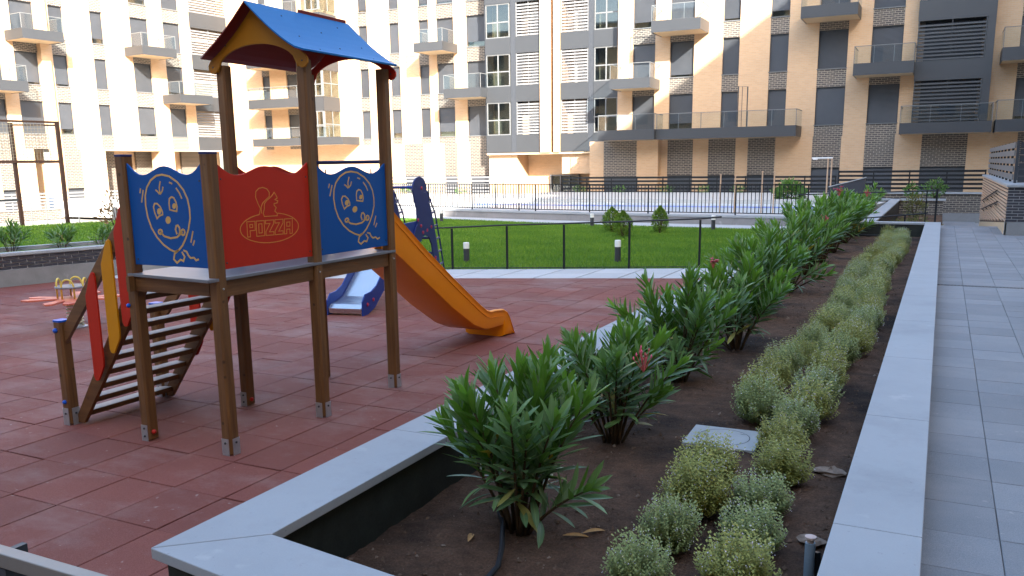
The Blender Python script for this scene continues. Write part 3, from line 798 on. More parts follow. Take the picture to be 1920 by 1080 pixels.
LOGO = [[(5.147, 1.563), (5.141, 1.543), (5.124, 1.525), (5.098, 1.508), (5.063, 1.493), (5.022, 1.481), (4.975, 1.472), (4.924, 1.466), (4.871, 1.464), (4.817, 1.464), (4.764, 1.468), (4.714, 1.475), (4.669, 1.485), (4.628, 1.497), (4.594, 1.511), (4.567, 1.527), (4.547, 1.544), (4.537, 1.562), (4.534, 1.58), (4.54, 1.597), (4.555, 1.614), (4.577, 1.63), (4.607, 1.644), (4.644, 1.657), (4.687, 1.666), (4.734, 1.673)],
 [(4.925, 1.672), (4.944, 1.67), (4.993, 1.662), (5.038, 1.65), (5.077, 1.636), (5.108, 1.619), (5.131, 1.601), (5.144, 1.582), (5.147, 1.563)],
 [(4.734, 1.673), (4.748, 1.715), (4.727, 1.751), (4.707, 1.797), (4.714, 1.836), (4.746, 1.858), (4.787, 1.863), (4.828, 1.852), (4.851, 1.826), (4.848, 1.797), (4.812, 1.776), (4.777, 1.754), (4.757, 1.726), (4.756, 1.68)],
 [(4.902, 1.825), (4.917, 1.807), (4.932, 1.783), (4.905, 1.772), (4.935, 1.763), (4.929, 1.748), (4.894, 1.743), (4.893, 1.732), (4.913, 1.713), (4.897, 1.69), (4.921, 1.671), (4.919, 1.654), (4.784, 1.656), (4.774, 1.679), (4.789, 1.713), (4.793, 1.748), (4.82, 1.77), (4.873, 1.797), (4.902, 1.825)]]
TXT = [[(4.601, 1.522), (4.603, 1.629), (4.683, 1.628), (4.681, 1.564), (4.629, 1.564), (4.629, 1.521), (4.601, 1.522)], [(4.63, 1.586), (4.63, 1.607), (4.658, 1.607), (4.658, 1.586), (4.63, 1.586)], [(4.693, 1.52), (4.696, 1.628), (4.779, 1.627), (4.774, 1.519), (4.693, 1.52)], [(4.718, 1.541), (4.72, 1.606), (4.753, 1.606), (4.75, 1.541), (4.718, 1.541)], [(4.792, 1.627), (4.877, 1.626), (4.875, 1.599), (4.826, 1.542), (4.872, 1.541), (4.871, 1.517), (4.788, 1.519), (4.789, 1.546), (4.837, 1.603), (4.791, 1.603), (4.792, 1.627)], [(4.891, 1.626), (4.978, 1.625), (4.976, 1.598), (4.924, 1.54), (4.972, 1.54), (4.97, 1.516), (4.884, 1.517), (4.886, 1.544), (4.937, 1.601), (4.89, 1.602), (4.891, 1.626)], [(4.984, 1.515), (4.993, 1.625), (5.082, 1.624), (5.072, 1.514), (5.045, 1.514), (5.048, 1.547), (5.013, 1.548), (5.01, 1.515), (4.984, 1.515)], [(5.015, 1.57), (5.017, 1.6), (5.053, 1.6), (5.05, 1.569), (5.015, 1.57)]]
def balloon(panel, place, w):
    for part, ls in [(k_, v_) for k_, v_ in BAL.items() if k_ != 'eyes']+[('eye', [l_]) for l_ in BAL['eyes']]:
        b = MB()
        for l in ls: ribbon(b, [(u*w, z) for u, z in l], .0125 if part in ('outline', 'mouth', 'knot') else .0105, place)
        b.build('balloon_'+part, 'groove_orange', panel)
    b = MB()
    for l in BALF:
        n = len(l); b.add([place(Vector((u*w, z)), .0015) for u, z in l], [tuple(range(n))])
    b.build('balloon_pupils_and_nose', 'groove_orange', panel)
def screws(panel, pts, ax):
    b = MB()
    for p in pts: b.lathe(p, [(.007, 0), (.006, .003), (.002, .004)], 8, 0, ax)
    b.build('screw', 'dark_metal', panel)
yp = Y1-.012
pn = wavy('x', yp, XL+PW, XR-PW, 1.33, 1.992, 'board_blue')
balloon(pn, lambda p, d: (XL+PW+p.x, yp-.0085-d, p.y), XR-XL-2*PW)
screws(pn, [(XL+PW+.03, yp-.0085, 1.37), (XR-PW-.03, yp-.0085, 1.92)], (0, -1, 0))
xp = XR+.012
pn = wavy('y', xp, Y1+PW, Y2-PW, 1.318, 1.985, 'board_red')
b = MB()
for l in LOGO: ribbon(b, l, .0062, lambda p, d: (xp+.0085+d, p.x, p.y))
b.build('squirrel_emblem', 'groove_logo', pn)
b = MB()
for l in TXT: ribbon(b, l, .0058, lambda p, d: (xp+.0085+d, p.x, p.y))
b.build('lettering', 'groove_logo', pn)
screws(pn, [(xp+.0085, Y1+PW+.03, 1.36), (xp+.0085, Y1+PW+.03, 1.93), (xp+.0085, Y2-PW-.03, 1.36), (xp+.0085, Y2-PW-.03, 1.93)], (1, 0, 0))
pn = wavy('y', xp, Y2+PW, Y3-PW, 1.312, 1.975, 'board_blue')
balloon(pn, lambda p, d: (xp+.0085+d, Y2+PW+p.x, p.y), Y3-Y2-2*PW)
screws(pn, [(xp+.0085, Y2+PW+.03, 1.36), (xp+.0085, Y3-PW-.03, 1.36)], (1, 0, 0))
wavy('y', XL-.012, Y2+PW, Y3-PW, 1.318, 1.985, 'board_red')
# slide gate bar + side cheeks
MB().tube([(XL+PW, Y3, 2.042), (XR-PW, Y3, 2.042)], .017, 10).build('gate_bar', 'cap_dark', tw)
for x in (XL+PW, XR-PW-.11): wavy('x', Y3-.012, x, x+.11, 1.32, 1.93, 'board_blue')
# roof
RX = -4.80
def roof_slab(sx, mat, ridge_ext=0):
    prof = []
    for k in range(9):
        u = k/8; x = .515*u; z = 3.222-.395*u-(.028*math.sin(PI*u))
        if u > .8: z += .02*((u-.8)/.2)**2
        prof.append((x, z))
    b = MB(); th = .013
    yf, yb = 5.18, 6.46
    n = len(prof)
    vs = []
    for j, (x, z) in enumerate(prof):
        c = .03*max(0, (j-6)/2)**2
        for y in (yf+c, yb-c):
            vs += [(RX+sx*x, y, z), (RX+sx*x, y, z+th)]
    fs = []
    for j in range(n-1):
        a = j*4; c = a+4
        fs += [(a+1, a+3, c+3, c+1), (a, c, c+2, a+2), (a, a+1, c+1, c), (a+2, c+2, c+3, a+3)]
    a = (n-1)*4; fs += [(0, 2, 3, 1), (a, a+1, a+3, a+2)]
    if sx < 0: fs = [tuple(reversed(f)) for f in fs]
    # two-colour board: blue skin outside, red underside
    b.add(vs, fs)
    o = b.build('roof_board', [mat], tw)
    return o
roof_slab(1, 'roof_blue'); roof_slab(-1, 'roof_red')
b = MB()
for k in range(8):
    u0, u1 = k/8, (k+1)/8
    def zz(u): return 3.222-.395*u-(.028*math.sin(PI*u))+(.02*((u-.8)/.2)**2 if u > .8 else 0)
    b.add([(RX+.515*u0, 5.185, zz(u0)-.006), (RX+.515*u1, 5.185, zz(u1)-.006), (RX+.515*u1, 6.455, zz(u1)-.006), (RX+.515*u0, 6.455, zz(u0)-.006),
           (RX+.515*u0, 5.185, zz(u0)-.0015), (RX+.515*u1, 5.185, zz(u1)-.0015), (RX+.515*u1, 6.455, zz(u1)-.0015), (RX+.515*u0, 6.455, zz(u0)-.0015)], [(0, 3, 2, 1), (4, 5, 6, 7), (0, 1, 5, 4), (2, 3, 7, 6)])
b.build('roof_lining', 'roof_red', tw)
MB().box(RX-.012, RX+.0, 5.80, 6.43, 3.2, 3.262).build('ridge_board', 'roof_red', tw, bevel=.003)
def gable(y, mat, th=.018):
    L_ = [(.0, 3.205)]
    for k in range(1, 7):
        u = k/6*.93; L_.append((.505*u, 3.205-.392*u-(.028*math.sin(PI*u))))
    for k in range(7):
        a = R(55-k*38); L_.append((.447+.052*math.cos(a), 2.785+.052*math.sin(a)))
    for k in range(11):
        u = 1-k/10; L_.append((.402*u, 2.742+.19*math.sqrt(max(0, 1-u*u))))
    P = [(RX+x, y, z) for x, z in L_]+[(RX-x, y, z) for x, z in reversed(L_[1:-1])]
    o = MB().prism(P, (0, th, 0)).build('gable_board', mat, tw, bevel=.003)
    screws(o, [(RX+.447, y, 2.785), (RX-.447, y, 2.785), (RX+.30, y, 2.94), (RX-.30, y, 2.94)], (0, -1, 0))
gable(5.268, 'gable_yellow'); gable(6.43, 'board_red')
b = MB()
for u, y in ((.15, 5.5), (.15, 6.2), (.55, 5.45), (.55, 6.25), (.85, 5.5), (.85, 6.2), (.35, 5.85), (.7, 5.85)):
    b.lathe((RX+.515*u, y, zz(u)+.012), [(.007, 0), (.006, .004), (.002, .005)], 7, 0, (.6, 0, .8))
b.build('screw', 'dark_metal', tw)
# stairs on the left
SB, ST = -6.10, -5.27      # foot and top in x
for y in (Y1+.045, Y1+.93):
    q = [(-6.125, y, .012), (-6.015, y, .012), (-5.19, y, 1.115), (-5.19, y, 1.24), (-5.30, y, 1.24)]
    MB().prism(q, (0, .034, 0)).build('stringer', 'wood_x', tw, bevel=.003)
for k in range(9):
    z = .10+.1235*k; x = -6.055+.0965*k
    o = MB().box(x-.06, x+.055, Y1+.08, Y1+.929, z-.036, z).build('tread', 'wood_y', tw)
    MB().box(x-.06, x+.05, Y1+.081, Y1+.928, z+.0005, z+.004).build('tread_top', 'tread_top', o)
pF = post(-6.13, Y1+.03, .835, 'cap_blue'); foot_plate(pF, -6.13, Y1+.03, [(0, -1), (1, 0)], .14)
capball(pF, (-6.14, Y1+.03-PW, .77), (0, -1, 0), 'cap_blue', .019); capball(pF, (-6.13, Y1+.03-PW, .19), (0, -1, 0), 'cap_blue', .017)
pH = post(-6.13, Y1+.95, .835, 'cap_blue'); foot_plate(pH, -6.13, Y1+.95, [(0, -1), (1, 0)], .14)
for s, y in ((-1, Y1+.012), (1, Y1+.95)):
    q = [(-6.09, y, .66), (-6.09, y, .80), (-5.22, y, 1.80), (-5.22, y, 1.63)]
    MB().prism(q, (0, .032, 0)).build('rail_board', 'wood_x', tw, bevel=.003)
    for k, (xc, zt, zb, m) in enumerate(((-5.705, 1.25, .40, 'board_red'), (-5.495, 1.50, .635, 'board_yellow'), (-5.325, 1.74, .855, 'board_red'))):
        w = .062; yy = y-.018 if s < 0 else y+.034
        q = [(xc-w, zt-.185), (xc-w, zb+.035), (xc-w+.012, zb+.008), (xc-w+.03, zb), (xc-w+.05, zb+.008), (xc+w-.02, zb+.095), (xc+w-.004, zb+.125), (xc+w, zb+.16), (xc+w, zt-.04), (xc+w-.010, zt-.010), (xc+w-.028, zt), (xc+w-.046, zt-.012), (xc+w-.058, zt-.035), (xc-w+.012, zt-.16)]
        MB().prism([(x, yy, z) for x, z in q], (0, .016, 0)).build('stair_guard', m, tw, bevel=.003)
# slide
SXR, SXL = -4.50, -5.06
def slide():
    rim = [(6.40, 1.73), (6.48, 1.69), (6.64, 1.575), (7.16, 1.193), (7.66, .857), (8.23, .49), (8.38, .405), (8.48, .372), (8.62, .366), (8.80, .345), (8.90, .30), (8.97, .21), (9.06, .05), (9.085, .012)]
    low = [(6.42, 1.235), (6.50, 1.23), (6.64, 1.19), (7.16, .85), (7.66, .515), (8.12, .255), (8.36, .17), (8.48, .15), (8.62, .145), (8.838, .142), (8.84, .004), (8.95, .004), (9.03, .004), (9.083, .004)]
    bed = [(6.40, 1.268), (6.50, 1.262), (6.66, 1.225), (7.18, .885), (7.68, .55), (8.14, .29), (8.38, .205), (8.50, .185), (8.64, .178), (8.80, .165), (8.90, .14), (8.96, .10), (9.04, .02), (9.07, .012)]
    b = MB()
    def sect(i):
        (yr, zr), (yb, zb), (yw, zw) = rim[i], bed[i], low[i]
        P = []
        rw = .035
        P.append((SXR-.075, yw, zw)); P.append((SXR-.02, yw*.93+yr*.07, zw*.93+zr*.07)); P.append((SXR, yr*.4+yw*.6, zr*.4+zw*.6)); P.append((SXR-.004, yr, zr-.05*(zr > .06))); P.append((SXR, yr, zr-.028*(zr > .06)))
        P.append((SXR+.008, yr, zr-.012)); P.append((SXR-.004, yr, zr)); P.append((SXR-rw+.004, yr, zr)); P.append((SXR-rw-.004, yr, zr-.012))
        P.append((SXR-rw-.02, yb, zb+.03)); P.append((SXR-rw-.05, yb, zb))
        Q = [(SXL+SXR-x, y, z) for x, y, z in reversed(P)]
        return P+Q
    n = len(rim); ss = [sect(i) for i in range(n)]; m = len(ss[0])
    vs = [p for s_ in ss for p in s_]
    fs = [(i*m+k, i*m+k+1, (i+1)*m+k+1, (i+1)*m+k) for i in range(n-1) for k in range(m-1)]
    fs += [(i*m+m-1, i*m, (i+1)*m, (i+1)*m+m-1) for i in range(n-1)]
    fs += [tuple(range(m-1, -1, -1)), tuple((n-1)*m+k for k in range(m))]
    b.add(vs, fs)
    o = b.build('slide_chute', 'slide_orange', tw)
    o.data.polygons.foreach_set('use_smooth', [True]*len(fs))
    md = o.modifiers.new('edge', 'EDGE_SPLIT'); md.split_angle = R(40)
    g_ = MB()
    for i in range(2, 9):
        p, q = rim[i], rim[i+1]
        g_.bar((SXR+.0, p[0], p[1]-.082), (SXR+.0, q[0], q[1]-.082), .008, .007)
    g_.build('rim_bead', 'slide_orange', o)
slide()

# ------------------------------------------------------------------ small metal slide with navy panels
ce = Vector((-7.208, 9.353, 0)); dd = Vector((-.2048, .9788, 0)).normalized(); wd = Vector((dd.y, -dd.x, 0))
s2 = thing('toddler_slide', 'low steel chute slide with navy ladder cheeks behind the orange slide', 'slide', (0, 0, 0))
def S2(s, w, z): p = ce+dd*s+wd*w; return (p.x, p.y, z)
hw = .24
prof = [(-.05, .10), (.02, .15), (.25, .165), (.42, .20), (1.55, .95), (1.7, 1.02), (2.3, 1.02)]
b = MB()
for w0, w1 in ((-hw, hw),):
    vs = []; fs = []
    for s_, z in prof: vs += [S2(s_, w0, z), S2(s_, w1, z)]
    fs = [(2*i, 2*i+1, 2*i+3, 2*i+2) for i in range(len(prof)-1)]
    b.add(vs, fs)
    b.add([S2(-.05, w0, .10), S2(-.05, w1, .10), S2(-.03, w1, .03), S2(-.03, w0, .03)], [(0, 1, 2, 3)])
b.build('chute', 'steel', s2)
for sgn in (-1, 1):
    w0 = sgn*(hw+.012)
    q = [(-.06, .0), (.12, .0), (.36, .06), (1.62, .78), (2.3, .82), (2.3, 1.15), (1.6, 1.15), (.45, .36), (.25, .30), (.05, .29), (-.05, .20)]
    o = MB().prism([S2(s_, w0, z) for s_, z in q], tuple(wd*(sgn*.02))).build('chute_side', 'navy_blue', s2, bevel=.004)
    b = MB()
    for s_, z in ((.1, .14), (.3, .18), (.75, .38), (1.0, .52), (1.25, .68)):
        c = Vector(S2(s_, w0+sgn*.02, z)); b.lathe(c, [(.028, 0), (.026, .012), (.008, .018)], 8, 0, tuple(wd*sgn))
    b.build('bolt_cap', 'magenta_cap', o)
    # tall ladder cheek with head, arch cut-out and grip slots
    wo = sgn*(hw+.036)
    out = [(1.78, .70), (1.72, .86), (1.92, .98), (2.06, 1.12), (2.06, 1.34), (1.96, 1.50), (1.90, 1.63)]
    for k in range(9): a = PI-k*PI/8; out.append((2.21+.31*math.cos(a), 1.64+.20*math.sin(a)))
    out += [(2.60, 1.5), (2.74, 1.25), (2.92, .8), (3.08, .35), (3.18, .0), (2.90, .0), (2.82, .30), (2.76, .52)]
    for k in range(7): a = .05+k*PI/6.4; out.append((2.38+.36*math.cos(a), .56+.35*math.sin(a)))
    out += [(2.0, .50), (1.9, .48)]
    o = MB().prism([S2(s_, wo, z) for s_, z in out], tuple(wd*(sgn*.022))).build('ladder_cheek', 'navy', s2, bevel=.004)
    for s_, z in ((2.28, 1.66), (2.08, 1.17), (2.2, 1.07), (2.28, .96), (2.48, .98), (2.68, 1.02), (2.84, .50)):
        c = Vector(S2(s_, wo+(.022 if sgn > 0 else -.022), z)) if sgn > 0 else Vector(S2(s_, wo+.001, z))
        MB().lathe(c, [(.028, 0), (.026, .012), (.008, .018)], 8, 0, tuple(wd)).build('bolt_cap', 'magenta_cap', o)
    # curved grip tube standing off the cheek along the ladder, leaving bright gaps
    pts = [(2.56, 1.60), (2.90, 1.25), (3.10, .8), (3.26, .35), (3.34, .02)]
    b = MB().tube([S2(s_, wo+sgn*.01, z) for s_, z in pts], .014, 6)
    for k in range(9):
        u = k/8*.98; i = min(3, int(u*4)); f = u*4-i
        s_ = pts[i][0]*(1-f)+pts[i+1][0]*f; z = pts[i][1]*(1-f)+pts[i+1][1]*f
        b.tube([S2(s_-.2, wo+sgn*.01, z-.02), S2(s_, wo+sgn*.01, z)], .016, 5)
    b.build('grip_rail', 'navy', o)
MB().tube([S2(2.30, -hw-.03, 1.67), S2(2.30, hw+.03, 1.67)], .022, 8).build('head_bar', 'navy_blue', s2)
for s_, z in ((2.9, .30), (2.8, .58), (2.68, .84)): MB().tube([S2(s_, -hw-.03, z), S2(s_, hw+.03, z)], .022, 8).build('rung', 'navy', s2)

# ------------------------------------------------------------------ spring rocker
rk = thing('spring_rocker', 'red four seat spring rocker with grey disc and yellow handles left of the steps', 'spring rocker', (-9.95, 7.25, 0), R(35))
b = MB(); pts = []
for k in range(81):
    a = k*2*PI/12; pts.append((.09*math.cos(a), .09*math.sin(a), .03+.31*k/80))
b.tube(pts, .014, 6); b.build('spring', 'spring', rk, smooth=True)
MB().lathe((0, 0, .0), [(.14, 0), (.14, .015), (.1, .025)], 14).build('base_plate', 'galvanised', rk)
MB().lathe((0, 0, .33), [(.11, 0), (.11, .03)], 12).build('spring_plate', 'galvanised', rk)
out = []
for q in range(4):
    c0 = q*PI/2
    for da, r in ((-.55, .20), (-.42, .32), (-.38, .52), (-.22, .60), (-.10, .55), (-.06, .36), (0, .30), (.06, .36), (.10, .55), (.22, .60), (.38, .52), (.42, .32), (.55, .20)):
        out.append((r*math.cos(c0+da), r*math.sin(c0+da), .37))
MB().prism(out, (0, 0, .022)).build('seat_plate', 'rocker_red', rk, bevel=.004)
b = MB()
MB().lathe((0, 0, .525), [(.2, 0), (.205, .008), (.2, .02)], 24).build('hand_disc', 'rocker_grey', rk)
for q in range(4):
    a = q*PI/2
    P = []
    for k in range(13):
        th = PI*k/12; P.append((.16, .075*math.cos(th), .54+.1*math.sin(th)))
    P = [(.16, .075, .392)]+P+[(.16, -.075, .392)]
    P = [(x*math.cos(a)-y*math.sin(a), x*math.sin(a)+y*math.cos(a), z) for x, y, z in P]
    MB().tube(P, .0115, 8).build('handle', 'rocker_yellow', rk, smooth=True)

# ------------------------------------------------------------------ left brick planter wall
LP = Vector((-14.748, 9.355, 0)); ld = Vector((.236, .972, 0)).normalized()
ang = math.atan2(ld.y, ld.x)
lw = thing('brick_planter', 'low dark brick planter wall with grey plinth at the left edge', 'planter wall', LP, ang)
# local x along the wall, local -y is the playground side
MB().box(-8, 6, -.035, .22, -.4, .285).build('plinth', 'plinth', lw, bevel=.004)
MB().box(-8, 6, .012, .22, .285, .528).build('wall_core', 'mortar', lw)
bm_ = {}
cnt = 0
for row in range(4):
    z0 = .293+row*.0585; x = -5.0-(.13 if row % 2 else 0)
    while x < 5.6:
        w = .244
        if w not in bm_: bm_[w] = MB().box(0, w, -.006, .03, 0, .043).mesh('brick', 'brick_piece')
        if cnt < 298:
            o = link('brick', bm_[w], lw); o.location = (x, random.uniform(-.003, .003), z0); cnt += 1
        x += .262
for a in range(-8, 6, 2): MB().box(a+.003, a+1.997, -.03, .26, .528, .578).build('coping_slab', 'coping', lw, bevel=.004)
for a in range(-8, 6, 2): MB().box(a+.003, a+1.997, .95, 1.1, .528, .60).build('back_coping_slab', 'coping', lw, bevel=.004)
structure(MB().box(-8, 6, .22, .96, -.3, .52).build('soil_strip', 'soil_earth', lw)) if False else MB().box(-8, 6, .221, .949, -.3, .50).build('soil', 'soil_earth', lw)
for k, (a, hh, lb) in enumerate(((.45, .62, 'small oleander at the left frame edge, in the brick planter'), (1.35, .52, 'small oleander in the brick planter behind the brown post foot'))):
    p = LP+ld*a+Vector((-ld.y, ld.x, 0))*.55
    oleander((p.x, p.y, .5), hh, .34, 11, 80+k, lb, 0, (), 'oleanders in the brick planter', leafL=.19, whorl=.05)
p = LP+ld*2.15+Vector((-ld.y, ld.x, 0))*.6
oleander((p.x, p.y, .5), .5, .28, 9, 90, 'small oleander beside the russet shrub, just left of the tower', 0, (), 'oleanders in the brick planter', leafL=.18, whorl=.05)
def leafy(name, label, loc, rad, hgt, n, mat, seed, ls, cat='shrub', shape='ball', group=None, trunk=True):
    rr = random.Random(seed); t = thing(name, label, cat, loc, 0, group); b = MB()
    for k in range(n):
        if shape == 'cone':
            u = rr.random()**.8; zz_ = hgt*(.04+.96*u); rmax = rad*(math.sin(PI*min(1, (u*.92+.12)))**.75)
            az = rr.random()*2*PI; r = rmax*rr.uniform(.55, 1.05)
            c = Vector((r*math.cos(az), r*math.sin(az), zz_)); ax = Vector((math.cos(az)*.55, math.sin(az)*.55, 1))
        else:
            d = Vector((rr.gauss(0, 1), rr.gauss(0, 1), rr.gauss(0, 1))).normalized(); r = rr.uniform(.45, 1)**.6
            lump = 1+.3*math.sin(d.x*5+seed)*math.sin(d.y*4+1+seed)+.15*math.sin(d.z*9)
            c = Vector((d.x*rad*r*lump, d.y*rad*r*lump, hgt*.55+d.z*hgt*.48*r*lump)); ax = d+Vector((0, 0, .5))
        ax += Vector((rr.gauss(0, .35), rr.gauss(0, .35), rr.gauss(0, .3)))
        leaf_geo(b, c, ax, Vector((rr.gauss(0, 1), rr.gauss(0, 1), 1)), ls*rr.uniform(.7, 1.3), ls*.42*rr.uniform(.7, 1.2), .1, rr.random(), 3)
    b.build('crown', mat, t, smooth=True, attr=True, kind='stuff')
    if trunk:
        st = MB()
        for k in range(5):
            az = k*1.3; st.tube([(0, 0, -.05), (math.cos(az)*rad*.25, math.sin(az)*rad*.25, hgt*.4), (math.cos(az)*rad*.5, math.sin(az)*rad*.5, hgt*.75)], [.02, .014, .006], 5)
        st.build('stems', 'stem', t)
    return t
p = LP+ld*2.55+Vector((-ld.y, ld.x, 0))*.7
leafy('russet_shrub', 'open russet leaved shrub against the bright wall, left of the tower', (p.x, p.y, .5), .36, 1.0, 260, 'russet_leaf', 5, .085)

# ------------------------------------------------------------------ middle ground: paths, lawns, pool terrace
# pale path beyond the rubber
wp = structure(MB().prism([(-2.93, 15.17, -.4), (-2.93, 16.78, -.4), (-14.2, 12.1, -.4), (-14.2, 10.815, -.4)], (0, 0, .392)).build('pale_path', 'paver_gap'))
A0, A1 = Vector((-2.94, 15.165, 0)), Vector((-14.2, 10.82, 0)); B0, B1 = Vector((-2.94, 16.77, 0)), Vector((-14.2, 12.09, 0))
nP = 16
for i in range(nP):
    for r0, r1 in ((0, .5), (.5, 1)):
        a, c = i/nP, (i+1)/nP; e = .0012
        q = [A0.lerp(A1, a+e).lerp(B0.lerp(B1, a+e), r0+.003), A0.lerp(A1, c-e).lerp(B0.lerp(B1, c-e), r0+.003), A0.lerp(A1, c-e).lerp(B0.lerp(B1, c-e), r1-.003), A0.lerp(A1, a+e).lerp(B0.lerp(B1, a+e), r1-.003)]
        MB().prism([(v.x, v.y, -.02) for v in q], (0, 0, .022)).build('paving_slab', 'pale_paver', wp)
LAWN = [(-2.95, 16.82), (-2.95, 26.4), (-7.76, 26.62), (-12.74, 27.3), (-17.8, 28.4), (-24, 29.5), (-24, 8.4), (-14.3, 12.2)]
def zlawn(x, y): return .0+max(0, min(1, (-x-14.6)/1.2))*.30
lawn = structure(MB().prism([(x, y, -.5) for x, y in [(-2.95, 16.82), (-2.95, 26.4), (-7.76, 26.62), (-12.74, 27.3), (-17.8, 28.4), (-22, 29.2), (-14.3, 12.2)]], (0, 0, .50)).build('lawn', 'turf'))
# left lawn, slightly higher, behind the brick planter
ln_ = Vector((-ld.y, ld.x, 0))
q = [LP+ln_*1.12-ld*6, LP+ln_*1.12+ld*3.2, LP+ln_*3+ld*9.5, LP+ln_*11.5+ld*7, LP+ln_*11.5-ld*6]
structure(MB().prism([(v.x, v.y, -.5) for v in reversed(q)], (0, 0, .86)).build('raised_lawn', 'turf'))
rg = np.random.default_rng(4)
def blades(name, pts, z, hgt, wid, label):
    n = len(pts); az = rg.uniform(0, 2*PI, n); ln = rg.uniform(.6, 1.3, n)*hgt
    dx = np.cos(az)*wid/2; dy = np.sin(az)*wid/2
    lx = rg.normal(0, .45, n)*ln; ly = rg.normal(0, .45, n)*ln
    V = np.empty((n, 3, 3), np.float32)
    V[:, 0] = np.stack([pts[:, 0]-dx, pts[:, 1]-dy, z-.01+0*dx], 1); V[:, 1] = np.stack([pts[:, 0]+dx, pts[:, 1]+dy, z-.01+0*dx], 1)
    V[:, 2] = np.stack([pts[:, 0]+lx, pts[:, 1]+ly, z+ln], 1)
    me = bpy.data.meshes.new(name); me.vertices.add(n*3); me.vertices.foreach_set('co', V.ravel())
    me.loops.add(n*3); me.loops.foreach_set('vertex_index', np.arange(n*3, dtype=np.int32))
    me.polygons.add(n); me.polygons.foreach_set('loop_start', np.arange(0, n*3, 3, dtype=np.int32))
    me.materials.append(MATS['grass_blade']); me.update(); me.validate()
    a = me.attributes.new('u', 'FLOAT', 'POINT'); a.data.foreach_set('value', np.ones(n*3, np.float32))
    low = np.sin(pts[:, 0]*1.7+np.sin(pts[:, 1]*.9)*2)*np.sin(pts[:, 1]*2.3+pts[:, 0]*.4)
    rn = np.clip(.45+.22*low+rg.normal(0, .2, n), 0.02, .97).astype(np.float32)
    a = me.attributes.new('rnd', 'FLOAT', 'POINT'); a.data.foreach_set('value', np.repeat(rn, 3))
    o = link(name, me); tag(o, label, 'grass', kind='stuff'); return o
P = rg.uniform((-18, 12), (-2.97, 28.4), (330000, 2))
def edge(P, a, b): return (b[0]-a[0])*(P[:, 1]-a[1])-(b[1]-a[1])*(P[:, 0]-a[0])
mk = (edge(P, (-14.3, 12.12), (-2.95, 16.83)) > 0)
top = [(-2.95, 26.4), (-7.76, 26.62), (-12.74, 27.3), (-17.8, 28.4)]
ytop = np.interp(-P[:, 0], [2.95, 7.76, 12.74, 17.8], [26.4, 26.62, 27.3, 28.4]); mk &= P[:, 1] < ytop
mk &= (P[:, 0] > -14.3-(P[:, 1]-12.2)*.45)
blades('lawn_grass', P[mk], .0, .055, .016, 'short green lawn grass between the pale path and the pool wall')
P = rg.uniform((0, -6), (11.5, 9), (90000, 2))
W2 = np.array([LP.x, LP.y])[None]+P[:, :1]*np.array([[ln_.x, ln_.y]])+P[:, 1:]*np.array([[ld.x, ld.y]])
W2 = W2[P[:, 0] > 1.15]
blades('raised_lawn_grass', W2, .36, .055, .018, 'short lawn grass behind the low brick planter on the left')
# low handrail fence along the lawn
lf = thing('lawn_rail', 'thin dark rail on slim posts along the near lawn edge', 'railing', (0, 0, 0))
LR = [(-9.55, 13.96, .77), (-8.506, 14.468, .80), (-7.508, 14.875, .84), (-6.489, 15.31, .86), (-5.328, 15.80, .89), (-4.09, 16.32, .93)]
for x, y, hh in LR: MB().box(x-.017, x+.017, y-.017, y+.017, -.05, hh).build('post', 'black_metal', lf)
MB().tube([(-10.6, 13.5, .75)]+[(x, y, hh+.02) for x, y, hh in LR]+[(-3.72, 16.46, .985)], .016, 8).build('top_rail', 'black_metal', lf)
MB().tube([(-10.6, 13.5, .03)]+[(x, y, .03) for x, y, hh in LR], .008, 6).build('bottom_wire', 'black_metal', lf)
# bollards
for x, y, hh, lb in ((-8.849, 15.635, .42, 'bollard light nearest the orange slide on the lawn'), (-5.889, 16.729, .46, 'bollard light in the near lawn below the pair of small conifers'), (-10.114, 26.194, .42, 'bollard light at the far lawn edge left of the conifer pair'), (-16.233, 26.897, .44, 'bollard light at the far lawn edge beside the navy ladder cheeks'), (-6.069, 25.778, .45, 'bollard light at the far lawn edge behind the end of the rail')):
    t = thing('bollard_light', lb, 'bollard', (x, y, 0), 0, 'bollard lights in the lawn')
    MB().lathe((0, 0, -.02), [(.062, 0), (.062, hh*.70+.02)], 16).build('body', 'bollard_dark', t)
    MB().lathe((0, 0, hh*.70), [(.064, 0.001), (.064, hh*.26), (.058, hh*.30)], 16).build('diffuser', 'bollard_white', t)
for x, y, lb in ((-24.9, 15.6, 'short dark bollard behind the left lawn'), (-25.3, 20.4, 'short dark bollard by the bright far terrace left of the tower')):
    t = thing('bollard_light', lb, 'bollard', (x, y, .33), 0, 'bollard lights in the lawn')
    MB().lathe((0, 0, 0), [(.08, 0), (.08, .3)], 10).build('body', 'bollard_dark', t)
    MB().lathe((0, 0, .3), [(.082, 0.001), (.08, .12)], 10).build('diffuser', 'bollard_dark', t)
leafy('small_conifer', 'small yellow green conifer at the left of the pair on the lawn', (-8.678, 24.096, 0), .28, .72, 1500, 'conifer_leaf', 1, .06, 'conifer', 'cone', 'small conifers on the lawn')
leafy('small_conifer', 'small conifer at the right of the pair on the lawn, slightly in front', (-7.82, 22.6, 0), .27, .70, 1500, 'conifer_leaf', 2, .06, 'conifer', 'cone', 'small conifers on the lawn')
leafy('small_conifer', 'lone small conifer standing right of the pair on the lawn', (-7.226, 24.142, 0), .25, .76, 1500, 'conifer_leaf', 3, .06, 'conifer', 'cone', 'small conifers on the lawn')
